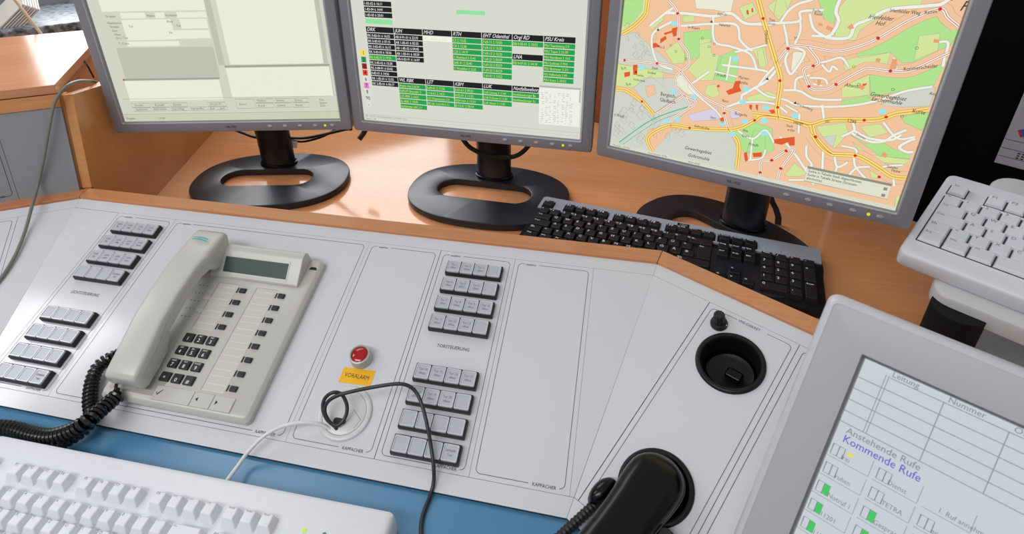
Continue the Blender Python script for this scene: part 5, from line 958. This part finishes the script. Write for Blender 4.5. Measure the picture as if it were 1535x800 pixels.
ts_ = B(tm).box(1.5, 302.5, -226.5, -1.5, -9, -5).build('screen', em('#c4ccd2'), TS)
B(tm).box(110, 190, -170, -90, -60, -40).build('stand_arm', M_['touch'], TS, bevel=5)
def tl_(k, c_, fn, nm):
    b = B(tm @ Matrix.Translation((0, 0, -4.95+.04*k))); fn(b); return b.flatbuild(nm, em(c_), ts_)
TC = [2.5, 18, 50.5, 84.5, 150, 215]
def f(b):
    for i, y_ in enumerate((-8, -16.5, -25, -33.5, -42, -50)): b.rect(19 if i == 0 else (2.6 if i else 0), 17.5 if False else 300, y_-.3, y_+.3) if i else b.rect(19.5, 300, y_-.3, y_+.3)
    b.rect(16.8, 17.3, -50, -7); b.rect(18.6, 19.1, -50, -7)
    for x_ in TC[2:]: b.rect(x_-.3, x_+.3, -50.4, -7.5)
tl_(1, '#8c9299', f, 'table_lines')
def f(b):
    for r_ in range(9):
        y_ = -75.8-14.2*r_
        for c_ in range(9):
            x_ = 2.8+28.6*c_
            if c_ >= 2:
                yy = y_+(0 if c_ != 2 else 0)
            b.rect(x_, x_+26, y_-.4, y_+.1); b.rect(x_+25.6, x_+26.1, y_, y_+12)
tl_(1, '#9aa0a6', f, 'button_edges')
lab = {(0, 0): 'frei', (0, 1): 'Dienst', (1, 0): 'ruhen', (1, 1): 'TETRA', (2, 0): 'Notruf 1', (2, 1): 'Gespraech', (0, 2): '1. Ruf annehmen', (1, 2): 'annehmen', (3, 0): '11201', (3, 1): '11202', (4, 0): '11203', (4, 1): '11204', (2, 2): 'Leitstelle', (0, 3): 'Letzte Rufe', (5, 0): '11205', (5, 1): '11206'}
def f(b):
    for (r_, c_), s2_ in lab.items(): b.text(s2_, 2.8+28.6*c_+(9 if r_ else 8), -75.8-14.2*r_+1.8, 4.6, sx=.9)
    b.text('Leitung', 20, -6.6, 5.4); b.text('Nummer', 52, -6.6, 5.4); b.text('Ort', 86, -6.6, 5.4); b.text('Anstehende Rufe', 8, -56.0, 6.4)
tl_(2, '#848a90', f, 'button_text')
tl_(3, '#5a62c8', lambda b: b.text('Kommende Rufe', 8, -62.6, 7.6, sx=.9), 'heading_text')
def f(b):
    for r_ in range(9):
        for c_ in range(9):
            x_ = 4.2+28.6*c_; y_ = -66.5-14.2*r_
            if (r_, c_) in ((0, 2), (0, 3)): continue
            b.strip([(x_, y_-7.5), (x_+4, y_-7.5), (x_+4, y_), (x_, y_)], .45, closed=True); b.strip([(x_+4, y_-7.5), (x_+7.6, y_-7.5), (x_+7.6, y_), (x_+4, y_)], .45, closed=True)
tl_(2, '#7a8088', f, 'state_boxes')
tl_(3, '#3fc45f', lambda b: [b.rect(8.4+28.6*c_, 11.8+28.6*c_, -74-14.2*r_, -66.6-14.2*r_) for r_, c_ in ((2, 0), (3, 0), (4, 0), (2, 1), (3, 1), (4, 1), (5, 0))], 'green_states')
tl_(3, '#e6d84a', lambda b: b.rect(13.5, 17, -69.6, -67.6), 'yellow_state')
# its swivel foot on the right wing panel
fp = FT @ Vector((150, -200, -60))
FTS = raised(B().lathe([(55, 0), (55, 6), (50, 9)], 40, m=F_R @ Matrix.Translation((290, -150, 0))).build('touch_monitor_foot', M_['touch'], None, smooth=True))
e_ = F_R @ Vector((290, -150, 8)); s0_ = FT @ Vector((150, -130, -50))
FTS2 = raised(B().tube([tuple(e_), tuple((e_+s0_)/2), tuple(s0_)], 14, 16).build('support_stem', M_['touch'], None, smooth=True))
for o_ in (FTS, FTS2):
    mw = TS.matrix_world.copy(); o_.parent = TS; o_.matrix_parent_inverse = mw.inverted()

# ================================================================== things on the sill
q1 = Matrix.Translation((-590, 440, 172)) @ Matrix.Rotation(math.radians(40), 4, 'Z') @ Matrix.Rotation(math.radians(-38), 4, 'Y') @ Matrix.Rotation(math.radians(12), 4, 'X')
PB = thing('paper_bundle', 'bundle of white folded paper sheets lying on the granite sill', 'papers', q1)
for i in range(7):
    _old().box(-75+i*1.0, 45-i*1.5, -60, 60, -14+i*4.2, -14+i*4.2+2.6).build('sheet', M_['paperw'] if i % 2 else mat('cream_paper', '#cfc9c0', .7), PB)
sk = raised(B().tube([(-480, 356, 222), (-385, 321, 122)], 3.0, 10).build('wooden_stick', M_['stick'], None, smooth=True)); tag(sk, 'thin pale wooden stick leaning against the white paper bundle on the sill', 'stick')
bpy.context.view_layer.update()
